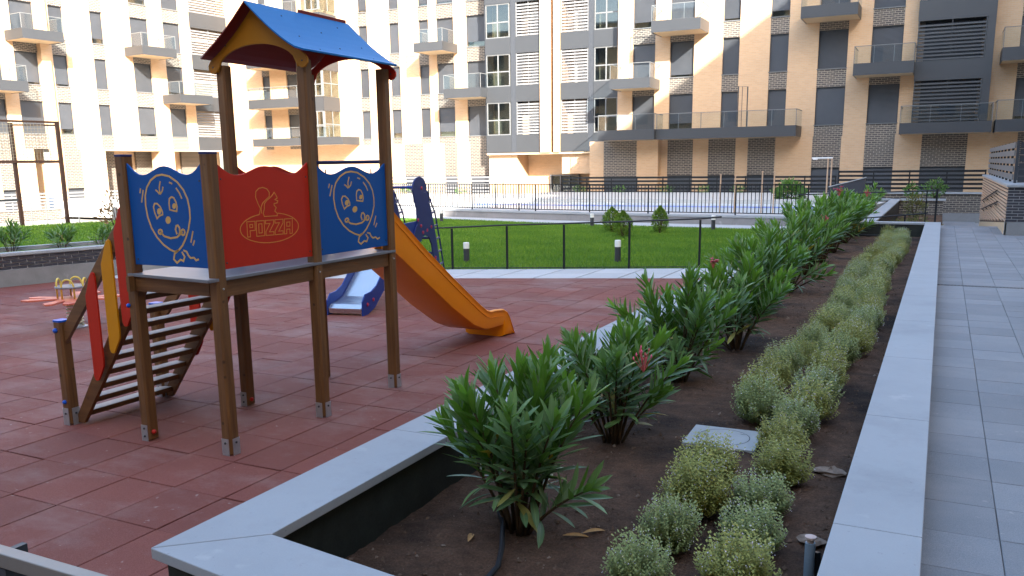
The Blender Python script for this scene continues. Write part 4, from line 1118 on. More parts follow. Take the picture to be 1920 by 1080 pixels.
# far path and pool terrace wall
fp = [(-2.95, 26.4), (-7.76, 26.62), (-12.74, 27.3), (-17.8, 28.4), (-26, 30.2)]
fb_ = [(-2.95, 28.05), (-8.245, 28.33), (-13.49, 28.92), (-18.76, 29.93), (-26, 31.6)]
structure(MB().prism([(x, y, -.4) for x, y in reversed(fp)]+[(x, y, -.4) for x, y in fb_], (0, 0, .404)).build('far_path', 'pale_paver'))
tw_ = thing('terrace_wall', 'low pale stone clad wall edging the raised pool terrace', 'wall', (0, 0, 0))
for (x0, y0), (x1, y1) in zip(fb_[:-1], fb_[1:]):
    d = Vector((x1-x0, y1-y0, 0)); L_ = d.length; u = d/L_; nn = Vector((-u.y, u.x, 0))
    if nn.y < 0: nn = -nn
    k = max(1, round(L_/.78)); st = L_/k
    b = MB(); q = [(x0, y0, -.4), (x1, y1, -.4), (x1+nn.x*.3, y1+nn.y*.3, -.4), (x0+nn.x*.3, y0+nn.y*.3, -.4)]
    b.prism([(a+nn.x*.02, c+nn.y*.02, z) for a, c, z in q], (0, 0, .64)).build('wall_core', 'mortar', tw_)
    for i in range(k):
        p = Vector((x0, y0, 0))+u*(i*st+.004); r = Vector((x0, y0, 0))+u*((i+1)*st-.004)
        MB().prism([(p.x, p.y, -.1), (r.x, r.y, -.1), (r.x+nn.x*.03, r.y+nn.y*.03, -.1), (p.x+nn.x*.03, p.y+nn.y*.03, -.1)], (0, 0, .33)).build('stone_slab', 'wall_slab', tw_)
    for i in range(max(1, k//2)):
        s2_ = L_/max(1, k//2)
        p = Vector((x0, y0, 0))+u*(i*s2_+.002)-nn*.03; r = Vector((x0, y0, 0))+u*((i+1)*s2_-.002)-nn*.03
        MB().prism([(p.x, p.y, .241), (r.x, r.y, .241), (r.x+nn.x*.36, r.y+nn.y*.36, .241), (p.x+nn.x*.36, p.y+nn.y*.36, .241)], (0, 0, .065)).build('coping_slab', 'coping', tw_, bevel=.004)
# pool terrace deck, pool
dk_ = [(-2.95, 28.3), (-8.245, 28.6), (-13.49, 29.2), (-18.76, 30.2), (-26, 31.9), (-46, 33), (-46, 48.6), (-2.0, 47.3), (-2.0, 41)]
structure(MB().prism([(x, y, -.6) for x, y in reversed(dk_)], (0, 0, .88)).build('pool_deck', 'pool_deck'))
structure(MB().prism([(-19.5, 31.2, .2), (-3.8, 30.3, .2), (-3.8, 36.6, .2), (-19.5, 36.6, .2)], (0, 0, .086)).build('pool_water', 'pool_white'))
structure(MB().box(-18.8, -3.9, 33.7, 34.4, .2, .2905).build('pool_edge_band', 'pool_tile_blue'))
structure(MB().box(-20, -3.2, 36.6, 45.4, .2, .46).build('upper_deck', 'pool_deck'))
pf = thing('pool_fence', 'dark vertical bar fence along the pool terrace wall', 'fence', (0, 0, 0))
FL = [(-21.5, 30.75), (-18.76, 30.13), (-13.49, 29.12), (-8.245, 28.53), (-3.6, 28.3)]
bar = MB().box(-.011, .011, -.011, .011, .36, 1.27).mesh('bar', 'black_metal')
n_b = 0
for (x0, y0), (x1, y1) in zip(FL[:-1], FL[1:]):
    L_ = math.hypot(x1-x0, y1-y0); n = int(L_/.125); a = math.atan2(y1-y0, x1-x0)
    for i in range(n):
        o = link('bar', bar, pf); o.location = (x0+(x1-x0)*i/n, y0+(y1-y0)*i/n, 0); o.rotation_euler = (0, 0, a)
    MB().bar((x0, y0, 1.285), (x1, y1, 1.285), .03, .03).build('top_rail', 'black_metal', pf)
    MB().bar((x0, y0, .375), (x1, y1, .375), .03, .03).build('bottom_rail', 'black_metal', pf)
    for i in range(0, n, 18):
        MB().box(x0+(x1-x0)*i/n-.02, x0+(x1-x0)*i/n+.02, y0+(y1-y0)*i/n-.02, y0+(y1-y0)*i/n+.02, .29, 1.28).build('post', 'black_metal', pf)
# poles and shower by the pool
for x, y, h_, m, lb in ((-6.859, 30.0, 1.578, 'copper_pole', 'thin tan pole behind the pool fence, leftmost of four'), (-6.36, 30.0, 1.539, 'copper_pole', 'thin tan pole behind the pool fence, second from the left of four'), (-5.458, 30, 1.676, 'copper_pole', 'thin tan pole behind the pool fence, third from the left of four'), (-5.065, 30, 1.661, 'copper_pole', 'thin tan pole behind the pool fence, next to the green bush'), (-16.171, 31.1, 1.652, 'frame_metal', 'thin grey pole before the sunlit wall, left of a pair'), (-15.84, 31.1, 1.65, 'frame_metal', 'thin grey pole before the sunlit wall, right of a pair')):
    b = MB().tube([(0, 0, .25), (0, 0, h_)], .022, 8); b.ball((0, 0, h_), .03)
    o = b.build('slim_pole', m); o.location = (x, y, 0); tag(o, lb, 'pole', 'slim poles around the pool')
sh = thing('pool_shower', 'twin post pool shower with white overhead arm', 'shower', (0, 0, 0))
for x in (-4.07, -3.93): MB().tube([(x, 36, .3), (x, 36, 2.12)], .028, 10).build('post', 'copper_pole', sh)
MB().box(-4.68, -3.9, 35.95, 36.05, 2.10, 2.15).build('arm', 'bollard_white', sh, bevel=.01)
MB().lathe((-4.55, 36, 2.06), [(.09, 0), (.09, .035)], 12).build('shower_head', 'bollard_white', sh)
# second planter and ramp walls beyond
t = thing('ramp_wall', 'dark ramp parapet with sloping top beyond the oleanders', 'wall', (0, 0, 0))
MB().prism([(-3.75, 34, -.7), (-2.53, 34, -.7), (-2.53, 34, 1.38), (-3.75, 34, 1.05)], (0, .18, 0)).build('parapet', 'bollard_dark', t)
MB().prism([(-3.77, 33.97, 1.052), (-2.51, 33.97, 1.386), (-2.51, 33.97, 1.42), (-3.77, 33.97, 1.086)], (0, .24, 0)).build('parapet_coping', 'coping', t)
t = thing('far_planter', 'second planting bed beyond the end of the long bed', 'planter', (0, 0, 0))
for y0 in (25.12, 27.7, 30.3, 32.9, 35.5, 38.0): MB().box(-1.9, -1.53, y0+.003, y0+2.55, .35, .4).build('coping_slab', 'coping', t, bevel=.004)
MB().box(-1.86, -1.57, 25.11, 40.4, -.7, .348).build('side_wall', 'brown_steel', t)
MB().box(-2.94, -1.87, 25.11, 41, -.6, .10).build('soil', 'soil_earth', t)
MB().box(-3.2, -2.95, 25.11, 41, -.6, .35).build('side_wall', 'membrane', t)
for k, (x, y, h_) in enumerate(((-2.3, 28.5, 1.0), (-2.35, 31.5, 1.0), (-2.35, 34.5, 1.1))):
    oleander((x, y, .1), h_, .75, 12, 120+k, ('nearest', 'middle', 'farthest')[k]+' of three oleanders in the bed beyond the end wall', 0, (), 'oleanders in the far bed', leafL=.26, whorl=.07)
t = thing('retaining_wall', 'low dark brick retaining wall with pale coping beyond the black railing', 'wall', (0, 0, 0))
MB().box(-2.4, .1, 40, 40.3, -.45, .33).build('brickwork', 'dark_brick', t)
MB().box(-2.4, .13, 39.96, 40.3, -.7, -.45).build('plinth', 'plinth', t)
MB().box(-2.5, .18, 39.9, 40.4, .33, .40).build('coping_slab', 'coping', t)
structure(MB().box(-1.52, .1, 25.2, 39.95, -.72, -.25).build('sunken_soil', 'soil_earth'))
structure(MB().box(.0, 1.4, 26.2, 46, -.74, -.70).build('lower_path', 'paver'))
stairs = structure(MB().box(.05, 1.375, 26.21, 26.6, -.7, .10).build('stair_flight', 'paver'))
for k in range(1, 5): MB().box(.05, 1.375, 26.21+.39*k, 26.6+.39*k, -.7, .10-.16*k).build('step', 'paver', stairs)
t = thing('back_wall', 'dark brick wall with plinth and pale coping below the slatted fence', 'wall', (0, 0, 0))
MB().box(-4.5, 1.7, 43, 43.3, -.33, .51).build('brickwork', 'dark_brick', t)
MB().box(-4.5, 1.7, 42.96, 43.3, -.75, -.33).build('plinth', 'plinth', t)
MB().box(-4.6, 1.75, 42.9, 43.4, .51, .575).build('coping_slab', 'coping', t)
structure(MB().box(-4.5, 8, 43.3, 47.5, -.7, .45).build('back_terrace', 'pool_deck'))
def slat_fence(name, label, x0, x1, y, z0, z1, n, mat, group=None, parent_rot=None, post_every=1.6):
    t = thing(name, label, 'fence', (0, 0, 0) if parent_rot is None else parent_rot[0], 0 if parent_rot is None else parent_rot[1], group)
    st = (z1-z0)/n; me = MB().box(x0, x1, y-.015, y+.015, 0, st*.52).mesh('slat', mat)
    for i in range(n):
        o = link('slat', me, t); o.location = (0, 0, z0+st*(i+.45))
    k = int((x1-x0)/post_every)+1
    pm = MB().box(-.03, .03, y+.02, y+.06, z0-.05, z1).mesh('post', mat)
    for i in range(k+1):
        o = link('post', pm, t); o.location = (x0+(x1-x0)*i/k*.995+.03, 0, 0)
    return t
slat_fence('slat_fence', 'dark horizontal slat fence on the coping of the back brick wall', -4.4, 1.65, 43.12, .62, 1.56, 5, 'black_metal', 'slat fences before the flats')
slat_fence('slat_fence', 'dark slat fence in front of the shaded garages beyond the pool', -19.4, -4.7, 45.5, .32, 1.30, 5, 'black_metal', 'slat fences before the flats')
slat_fence('slat_fence', 'pale sunlit slat fence before the bright middle block', -34, -24.6, 46.5, .30, 1.35, 5, 'louvre_metal', 'slat fences before the flats')
leafy('bush', 'leafy green bush in front of the slat fence beside the pool shower', (-5.75, 38.0, .15), .62, .95, 1400, 'shrub_leaf', 14, .15)
leafy('bush', 'olive green bush behind the black railing, left of the brick pier', (-.86, 36.3, -.3), .38, .95, 700, 'olive_leaf', 15, .09)
leafy('bush', 'small dark green bush on the retaining wall, at right', (-.25, 40.6, .38), .42, .75, 500, 'shrub_leaf', 16, .10)
leafy('bush', 'tiny dark green bush on the retaining wall, at left', (-1.15, 40.6, .38), .28, .6, 350, 'shrub_leaf', 17, .10)
leafy('bush', 'low yellowish ground plant at the foot of the black railing', (-.8, 30, -.3), .75, .45, 500, 'olive_leaf', 18, .08)
for k in range(7):
    x = (-18.2, -15.8, -13.2, -11.2, -9.4, -30.5, -26.5)[k]
    leafy('low_plant', 'small low plant at the fence foot, %s' % ('near the glazed core', 'under the left end of the long balcony', 'before the second garage', 'before the third garage', 'before the fourth garage', 'in the sun at the far left', 'in the sun beside the middle block')[k], (x, 45.1 if x > -20 else 46.2, .44 if x > -20 else .28), .35, .35, 120, 'shrub_leaf', 40+k, .09, 'plant', 'ball', 'low plants along the slat fences', trunk=False)
t = thing('stair_rail', 'black metal railing across the end of the planting bed', 'railing', (0, 0, 0))
MB().box(-.13, -.08, 25.3, 25.35, .25, 1.25).build('post', 'black_metal', t)
MB().box(-.36, -.33, 25.3, 25.33, .3, 1.22).build('post', 'black_metal', t)
MB().tube([(-3.6, 25.32, 1.085), (-.1, 25.32, 1.21)], .018, 8).build('top_rail', 'black_metal', t)
MB().tube([(-1.95, 25.32, .45), (-.45, 25.32, .60), (-.28, 25.32, .63)], .018, 8).build('lower_rail', 'black_metal', t)
MB().box(-.85, -.81, 25.3, 25.34, .3, .57).build('post', 'black_metal', t)

# ------------------------------------------------------------------ stair wall on the right
sw = thing('stair_wall', 'brick stair wall with dark pier, cream side face and pale coping at right', 'wall', (0, 0, 0))
MB().box(1.40, 1.78, 23.16, 37.7, -.75, 1.36).build('wall_core', 'course_gap', sw)
cm = MB().box(1.372, 1.41, 23.14, 37.72, 0, .048).mesh('brick_course', 'cream_course')
z = .56
k = 0
while z < 1.33:
    o = link('brick_course', cm, sw); o.location = (0, 0, z); z += .084; k += 1
b = MB()
z = .50
while z > -.6:
    y0 = 23.2+(.56-z)/.07*1.15+.2
    if y0 < 37: b.box(1.372, 1.41, y0, 37.72, z, z+.048)
    z -= .084
b.build('lower_brick_courses', 'cream_course', sw)
MB().prism([(1.381, 23.1, -.3), (1.381, 37.72, -1.0), (1.381, 37.72, -.35), (1.381, 23.1, .55)], (.03, 0, 0)).build('stepped_plinth', 'soffit', sw)
MB().box(1.34, 1.82, 23.02, 37.8, 1.365, 1.425).build('coping_slab', 'coping', sw, bevel=.004)
MB().box(1.37, 1.80, 23.10, 23.17, -.2, .555).build('plinth', 'plinth', sw)
MB().box(1.39, 3.4, 23.125, 23.3, .55, 1.36).build('mortar_face', 'mortar', sw)
bk = MB().box(0, .232, -.012, .02, 0, .05).mesh('brick', 'brick_piece')
for row in range(12):
    x = 1.382+(-.12 if row % 2 else 0)
    while x < 2.3:
        if x+.24 > 1.39:
            if x < 1.38:
                o = MB().box(1.382, x+.232, 23.113, 23.14, 0, .05).build('brick', 'brick_piece', sw); o.location = (0, 0, .563+row*.066)
            else:
                o = link('brick', bk, sw); o.location = (x, 23.125, .563+row*.066)
        x += .245
hr = thing('wall_handrail', 'pair of dark sloping handrails fixed on the cream stair wall', 'handrail', (0, 0, 0))
MB().tube([(1.32, 26.5, 1.18), (1.32, 35.3, .55)], .02, 8).build('upper_rail', 'brown_steel', hr)
MB().tube([(1.32, 26.0, .90), (1.32, 35.4, .24)], .02, 8).build('lower_rail', 'brown_steel', hr)
for y in (27, 29.5, 32, 34.5):
    MB().bar((1.38, y, 1.08-(y-26.5)*.0716), (1.32, y, 1.14-(y-26.5)*.0716), .02, .02).build('bracket', 'brown_steel', hr)
    MB().bar((1.38, y, .79-(y-26.5)*.0716), (1.32, y, .85-(y-26.5)*.0716), .02, .02).build('bracket', 'brown_steel', hr)
t = thing('slat_screen', 'grey slatted screen standing on the coping of the stair wall', 'screen', (0, 0, 0))
sl = MB().box(1.50, 1.53, 24.3, 37.5, 0, .135).mesh('slat', 'louvre_metal')
for k in range(5):
    o = link('slat', sl, t); o.location = (0, 0, 1.50+k*.19)
for k in range(9): MB().box(1.545, 1.60, 24.4+k*1.6, 24.46+k*1.6, 1.427, 2.42).build('post', 'black_metal', t)
sl2 = MB().box(1.62, 3.4, 24.3, 24.33, 0, .13).mesh('slat', 'dark_metal')
for k in range(6):
    o = link('slat', sl2, t); o.location = (0, 0, 1.44+k*.165)
MB().box(1.54, 1.60, 24.25, 24.31, 1.427, 2.43).build('post', 'dark_metal', t)

# ------------------------------------------------------------------ sports goal frame at far left
gf = thing('goal_frame', 'tall brown steel ball court frame with wire mesh at the far left', 'goal frame', (0, 0, 0))
ga, gb, gc = Vector((-24.5, 17.97, 0)), Vector((-24.8, 16.67, 0)), Vector((-25.6, 12.2, 0))
MB().bar((ga.x, ga.y, .33), (ga.x, ga.y, 3.48), .10, .08).build('post', 'brown_steel', gf)
MB().bar((gb.x, gb.y, .33), (gb.x, gb.y, 3.40), .10, .08).build('post', 'brown_steel', gf)
MB().bar((gc.x, gc.y, .33), (gc.x, gc.y, 3.48), .12, .10).build('post', 'brown_steel', gf)
MB().bar((ga.x, ga.y, 3.45), (gc.x, gc.y, 3.45), .05, .06).build('crossbar', 'brown_steel', gf)
MB().bar((ga.x, ga.y, 2.27), (gc.x, gc.y, 2.27), .07, .08).build('crossbar', 'brown_steel', gf)
MB().bar((ga.x, ga.y, 3.36), (gb.x, gb.y, 3.34), .04, .05).build('crossbar', 'brown_steel', gf)
MB().bar((gb.x, gb.y, 1.15), (gc.x, gc.y, 1.15), .05, .06).build('crossbar', 'black_metal', gf)
b = MB()
for k in range(1, 60):
    u = k/60; p = ga.lerp(gc, u); b.bar((p.x, p.y, 2.3), (p.x, p.y, 3.42), .009, .009)
for k in range(1, 12):
    z = 2.3+k*.095; b.bar((ga.x, ga.y, z), (gc.x, gc.y, z), .009, .009)
o = b.build('wire_mesh', 'net_wire', gf); o['kind'] = 'stuff'
for k, (x, y) in enumerate(((-24.94, 17.1), (-25.19, 17.77), (-24.6, 18.46), (-24.2, 19.4))):
    o = MB().tube([(0, 0, .2), (0, 0, 1.05)], .025, 6).build('slim_pole', 'frame_metal'); o.location = (x, y, 0)
    tag(o, ('first', 'second', 'third', 'fourth')[k]+' slim grey post behind the left lawn, counted from the left', 'pole', 'slim posts behind the left lawn')

# ------------------------------------------------------------------ apartment buildings
def window(par, u0, u1, z0, z1, d, glazed=False, sill=True, gap=0.0):
    f = .035
    b = MB(); b.box(u0, u0+f, d+.10, d+.17, z0, z1); b.box(u1-f, u1, d+.10, d+.17, z0, z1); b.box(u0+f, u1-f, d+.10, d+.17, z1-.06, z1)
    w = b.build('window', 'dark_metal', par)
    if glazed:
        MB().box(u0+f, u1-f, d+.14, d+.15, z0, z1-.06).build('pane', 'window_glass', w)
        MB().box(u0+f, u1-f, d+.20, d+.215, z0+.2, z1-.06).build('blind', 'shutter', w)
    else:
        MB().box(u0+f, u1-f, d+.14, d+.165, z0+gap, z1-.061).build('shutter', 'shutter', w)
        if gap: MB().box(u0+f, u1-f, d+.17, d+.18, z0, z0+gap).build('pane', 'window_glass', w)
    if sill: MB().box(u0-.03, u1+.03, d-.035, d+.17, z0-.045, z0-.002).build('sill', 'frame_metal', w)
def strip(par, u0, u1, z0, z1, d, openings, brick='dark_brick', rnd=None):
    zs = z0
    for o_ in sorted(openings):
        a, c = o_[0], o_[1]
        if a-.045 > zs+.01: MB().box(u0+.001, u1-.001, d+.012, d+.33, zs, a-.046 if True else a).build('spandrel', brick, par)
        window(par, u0+.002, u1-.002, a, c, d, glazed=len(o_) > 2 and o_[2] == 'g', sill=not (len(o_) > 2 and o_[2] == 'n'), gap=(rnd.choice((0, 0, 0, .12, .3)) if rnd else 0))
        zs = c
    if z1 > zs+.01: MB().box(u0+.001, u1-.001, d+.012, d+.33, zs+.001, z1).build('spandrel', brick, par)
def piers(par, U0, U1, z0, z1, d, strips):
    us = [U0]
    for s_ in sorted(strips): us += [s_[0], s_[1]]
    us.append(U1)
    for a, c in zip(us[0::2], us[1::2]):
        if c-a > .01: MB().box(a, c, d, d+.34, z0, z1).build('pier', 'cream_brick', par)
def balcony(par, u0, u1, dw, df, z0, z1, zt, glass=True, left=True, right=True, posts=2, soff='soffit', mat='panel_metal'):
    """dw wall depth, df front depth (df<dw)"""
    th = .03
    b = MB(); b.box(u0, u1, df, df+th, z0, z1)
    if left: b.box(u0, u0+th, df+th, dw, z0, z1)
    if right: b.box(u1-th, u1, df+th, dw, z0, z1)
    o = b.build('balcony', mat, par)
    MB().box(u0+th, u1-th, df+th, dw, z0+.02, z1-.12).build('balcony_slab', soff, o)
    g_ = MB(); g_.box(u0+.03, u1-.03, df+.008, df+.018, z1+.02, zt-.03)
    if left: g_.box(u0+.008, u0+.018, df+.03, dw-.02, z1+.02, zt-.03)
    if right: g_.box(u1-.018, u1-.008, df+.03, dw-.02, z1+.02, zt-.03)
    if glass: g_.build('glass_guard', 'balcony_glass', o)
    r_ = MB(); r_.box(u0, u1, df, df+.03, zt-.03, zt)
    if left: r_.box(u0, u0+.03, df+.03, dw, zt-.03, zt)
    if right: r_.box(u1-.03, u1, df+.03, dw, zt-.03, zt)
    k = max(2, int((u1-u0)/1.3)+1)
    for i in range(k+1):
        u = u0+.015+(u1-u0-.03)*i/k; r_.box(u-.014, u+.014, df+.019, df+.045, z1, zt-.03)
    r_.build('guard_rail', 'frame_metal' if mat == 'panel_metal' else 'dark_metal', o)
    return o
def louvre(par, u0, u1, d, z0, z1, back=1.0, pitch=.17, mat='louvre_metal'):
    b = MB().box(u0, u0+.05, d+.0, d+.05, z0, z1); b.box(u1-.05, u1, d, d+.05, z0, z1); b.box((u0+u1)/2-.02, (u0+u1)/2+.02, d+.05, d+.09, z0, z1)
    o = b.build('louvre_frame', mat, par)
    n = int((z1-z0)/pitch); me = MB().prism([(u0+.05, d+.005, 0), (u0+.05, d+.045, .03), (u0+.05, d+.05, .10), (u0+.05, d+.01, .07)], (u1-u0-.1, 0, 0)).mesh('louvre_slat', mat)
    for i in range(n):
        q = link('louvre_slat', me, o); q.location = (0, 0, z0+pitch*i+.03)
def glazed(par, u0, u1, d, z0, z1, cols=2):
    f = .06; w = (u1-u0)
    b = MB(); b.box(u0, u0+f, d, d+.06, z0, z1); b.box(u1-f, u1, d, d+.06, z0, z1); b.box(u0+f, u1-f, d, d+.06, z0, z0+f); b.box(u0+f, u1-f, d, d+.06, z1-f, z1)
    zm = z0+(z1-z0)*.46; b.box(u0+f, u1-f, d, d+.06, zm-.035, zm+.035)
    for k in range(1, cols): u = u0+w*k/cols; b.box(u-.035, u+.035, d+.001, d+.06, z0+f, zm-.035); b.box(u-.035, u+.035, d+.001, d+.06, zm+.035, z1-f)
    o = b.build('window', 'frame_metal', par)
    for k in range(cols):
        MB().box(u0+w*k/cols+.036, u0+w*(k+1)/cols-.036, d+.03, d+.038, z0+f, z1-f).build('pane', 'window_glass', o)
def garage(par, u0, u1, d, z1, z0=-.7):
    MB().box(u0+.002, u1-.002, d+.10, d+.13, z0, z1-.05).build('garage_shutter', 'shutter', par)
    MB().box(u0+.002, u1-.002, d+.02, d+.30, z1-.049, z1-.002).build('lintel', 'black_metal', par)
rb = random.Random(77)
# ---- right building
ba = thing('apartment_block', 'mostly shaded cream and dark brick apartment block on the right with blue grey balconies', 'apartment block', (0, 47.5, 0))
FR = [(3.84, 5.70), (6.60, 8.46), (9.31, 11.18), (12.06, 13.92), (14.8, 16.66)]
TOPR = 17.6
SR = [(-3.67, -2.25), (-6.16, -4.76), (-8.56, -7.63), (-11.0, -10.12), (-13.86, -12.54), (-15.98, -14.70), (2.7, 4.0)]
LB = (-1.62, 1.64)
zones = [(-16.85, LB[0], [s_ for s_ in SR if s_[0] < -2]), (LB[1], 7.0, [(2.7, 4.0)])]
for U0, U1, ss in zones:
    piers(ba, U0, U1, 3.26, TOPR, 0, ss)
    for s_ in ss:
        fl = [f for f in FR]
        if s_ in (SR[1], SR[0]): fl = [(f[0], f[1]) for f in FR]
        strip(ba, s_[0], s_[1], 3.26, TOPR, 0, fl, rnd=rb)
# ground zone
GR = [(-9.48, -8.06), (-11.6, -10.13), (-13.88, -12.45), (-6.2, -4.8), (-3.68, -2.3), (-1.08, .92), (3, 5)]
piers(ba, -14.25, 7.0, -.75, 3.258, 0, GR)
for s_ in GR:
    zt = 1.68 if s_[0] > -7 else 1.33
    MB().box(s_[0]+.001, s_[1]-.001, .012, .33, zt, 3.258).build('spandrel', 'dark_brick', ba)
    garage(ba, s_[0], s_[1], 0, zt)
# projecting ground part at its left end
piers(ba, -18.3, -14.25, -.75, 3.255, -.55, [(-17.45, -15.48)])
MB().box(-17.449, -15.481, -.538, -.22, 1.29, 3.255).build('spandrel', 'dark_brick', ba); garage(ba, -17.45, -15.48, -.55, 1.29)
MB().box(-14.59, -14.25, -.205, 0, -.75, 3.25).build('pier', 'cream_brick', ba)
# louvred bay
for a, c in ((5.72, 6.63), (8.46, 9.38), (11.2, 12.12), (13.95, 14.87), (16.7, 17.6)):
    MB().box(LB[0], LB[1], -.6, .0, a, c).build('bay_panel', 'panel_metal', ba)
for a, c in ((3.26, 5.72), (6.63, 8.46), (9.38, 11.2), (12.12, 13.95), (14.87, 16.7)): louvre(ba, LB[0]+.02, LB[1]-.35, -.58, max(a, 3.8), c, mat='panel_metal')
for a, c in ((3.26, 5.72), (6.63, 8.46), (9.38, 11.2), (12.12, 13.95), (14.87, 16.7)): MB().box(LB[1]-.34, LB[1], -.59, .0, a, c).build('bay_panel', 'panel_metal', ba)
MB().box(LB[0]+.3, LB[1]-.5, .35, .40, 3.26, TOPR).build('bay_back', 'dark_metal', ba)
MB().box(-18.3, 7.0, .345, 12, -.75, TOPR).build('wall', 'cream_brick', ba) if False else MB().box(-16.85, 7.0, .5, 12, -.75, TOPR).build('wall', 'interior', ba)
balcony(ba, -6.828, -4.219, 0, -1.850, 8.838, 9.391, 10.221)
balcony(ba, -4.278, -1.620, 0, -1.850, 6.022, 6.575, 7.375)
balcony(ba, -14.001, -6.778, 0, -1.850, 3.245, 3.788, 4.589, mat='panel_metal', left=False)
balcony(ba, -17.193, -14.001, -0.55, -2.170, 3.247, 3.788, 4.609, right=True)
balcony(ba, -2.055, 1.808, 0, -1.850, 3.220, 3.729, 4.530)
balcony(ba, 1.956, 5.929, 0, -1.850, 6.328, 6.901, 7.780)
balcony(ba, 1.947, 5.929, 0, -1.852, 3.215, 3.764, 4.628)
balcony(ba, -16.659, -14.397, 0, -1.850, 5.972, 6.506, 7.296)
balcony(ba, -14.377, -11.758, 0, -1.850, 8.749, 9.332, 10.122)
t = MB().tube([(-9.82, -1.25, 3.8), (-9.82, -1.25, 5.85), (-9.35, -1.25, 5.8), (-9.35, -1.25, 3.8)], .03, 6); t.tube([(-9.62, -1.25, 3.8), (-9.62, -1.25, 5.83)], .015, 5)
t.build('pole_frame', 'dark_metal', ba)
# ---- glazed core (between)
bc = thing('stair_core', 'sunlit grey core with louvred loggias and glazed bays between two cream blocks', 'apartment block', (0, 48.0, 0))
CZ = [(3.80, 5.75), (6.68, 8.56), (9.50, 11.45), (12.3, 14.2), (15.05, 16.95)]
PZ = [(2.75, 3.80), (5.75, 6.68), (8.56, 9.50), (11.45, 12.3), (14.2, 15.05), (16.95, 17.6)]
for a, c in PZ:
    MB().box(-25.55, -23.84, 0, 1.2, a, c).build('bay_panel', 'panel_metal', bc)
    MB().box(-23.5, -21.87, .02, 1.2, a, c).build('bay_panel', 'panel_metal', bc)
    MB().box(-20.58, -18.83, .02, 1.2, a, c).build('bay_panel', 'panel_metal', bc)
    MB().box(-18.5, -17.0, 0, 1.2, a, c).build('bay_panel', 'panel_metal', bc)
for a, c in CZ:
    glazed(bc, -25.5, -23.9, .03, a, c); glazed(bc, -18.47, -17.03, .03, a, c)
    louvre(bc, -23.48, -21.89, .04, a, c); louvre(bc, -20.56, -18.85, .04, a, c)
    for (u0, u1) in ((-23.4, -21.9), (-20.5, -18.9)):
        w_ = MB().box(u0+.35, u1-.35, 1.1, 1.15, a, c-.5).build('loggia_door', 'pool_deck', bc)
MB().box(-23.84, -23.5, .03, .9, 2.75, 17.6).build('bay_column', 'dark_metal', bc)
MB().box(-18.83, -18.5, .03, .9, 2.75, 17.6).build('bay_column', 'dark_metal', bc)
MB().box(-21.85, -21.22, -.12, 1.2, 2.72, 17.6).build('pier', 'cream_brick', bc)
MB().box(-20.98, -20.60, -.12, 1.2, 2.72, 17.6).build('pier', 'cream_brick', bc)
MB().box(-21.22, -20.98, .9, 1.2, 2.72, 17.6).build('recess', 'soffit', bc)
MB().box(-17.0, -16.86, -.05, 1.2, 2.72, 17.6).build('pier', 'cream_brick', bc)
MB().box(-25.55, -16.86, 1.2, 8, 2.70, 17.6).build('wall', 'interior', bc)
MB().box(-25.5, -17.2, 1.9, 8, -.75, 2.72).build('ground_wall', 'cream_brick', bc)
MB().box(-25.55, -16.86, .0, 1.9, 2.62, 2.72).build('soffit_slab', 'soffit', bc)
MB().box(-25.55, -23.6, .3, 1.9, -.75, 2.61).build('ground_pier', 'cream_brick', bc)
MB().box(-20.6, -18.3, .3, 1.9, 1.45, 2.61).build('ground_beam', 'cream_brick', bc)
o = MB().box(-22.0, -21.9, 1.7, 1.9, -.7, 1.3).build('entrance_door', 'frame_metal', bc)
for u in (-21.35, -20.75, -20.15): MB().box(u, u+.08, 1.7, 1.88, -.7, 1.3).build('door_jamb', 'frame_metal', o)
MB().box(-21.9, -20.1, 1.80, 1.83, -.7, 1.28).build('pane', 'window_glass', o)
MB().box(-22.0, -20.05, 1.65, 1.9, 1.3, 1.38).build('lintel', 'frame_metal', o)
# ---- middle building
bmid = thing('apartment_block', 'bright sunlit cream apartment block in the middle with narrow shutters', 'apartment block', (0, 49.0, 0))
FM = [(3.87, 5.69), (6.58, 8.39), (9.29, 11.13), (12.02, 13.86), (14.76, 16.6)]
SM = [(-35.62, -34.91), (-33.18, -32.42), (-30.91, -30.17), (-29.58, -28.33), (-27.41, -25.62)]
piers(bmid, -36.3, -25.56, 3.45, 17.6, 0, SM)
for s_ in SM: strip(bmid, s_[0], s_[1], 3.45, 17.6, 0, FM, rnd=rb)
MB().box(-25.62, -25.56, -.9, .0, 2.75, 17.6).build('bay_edge', 'dark_metal', bmid)
GM = [(-27.3, -25.6), (-29.2, -28.25), (-32.3, -30.8)]
piers(bmid, -36.3, -25.56, -.75, 3.448, 0, GM)
for a, c in GM:
    MB().box(a+.001, c-.001, .012, .33, 1.35, 3.448).build('spandrel', 'dark_brick', bmid); garage(bmid, a, c, 0, 1.35)
MB().box(-36.3, -25.56, .36, 10, -.75, 17.6).build('wall', 'interior', bmid)
balcony(bmid, -30.132, -28.052, 0, -1.850, 8.954, 9.489, 10.271)
balcony(bmid, -28.062, -25.457, 0, -1.850, 6.081, 6.636, 7.478)
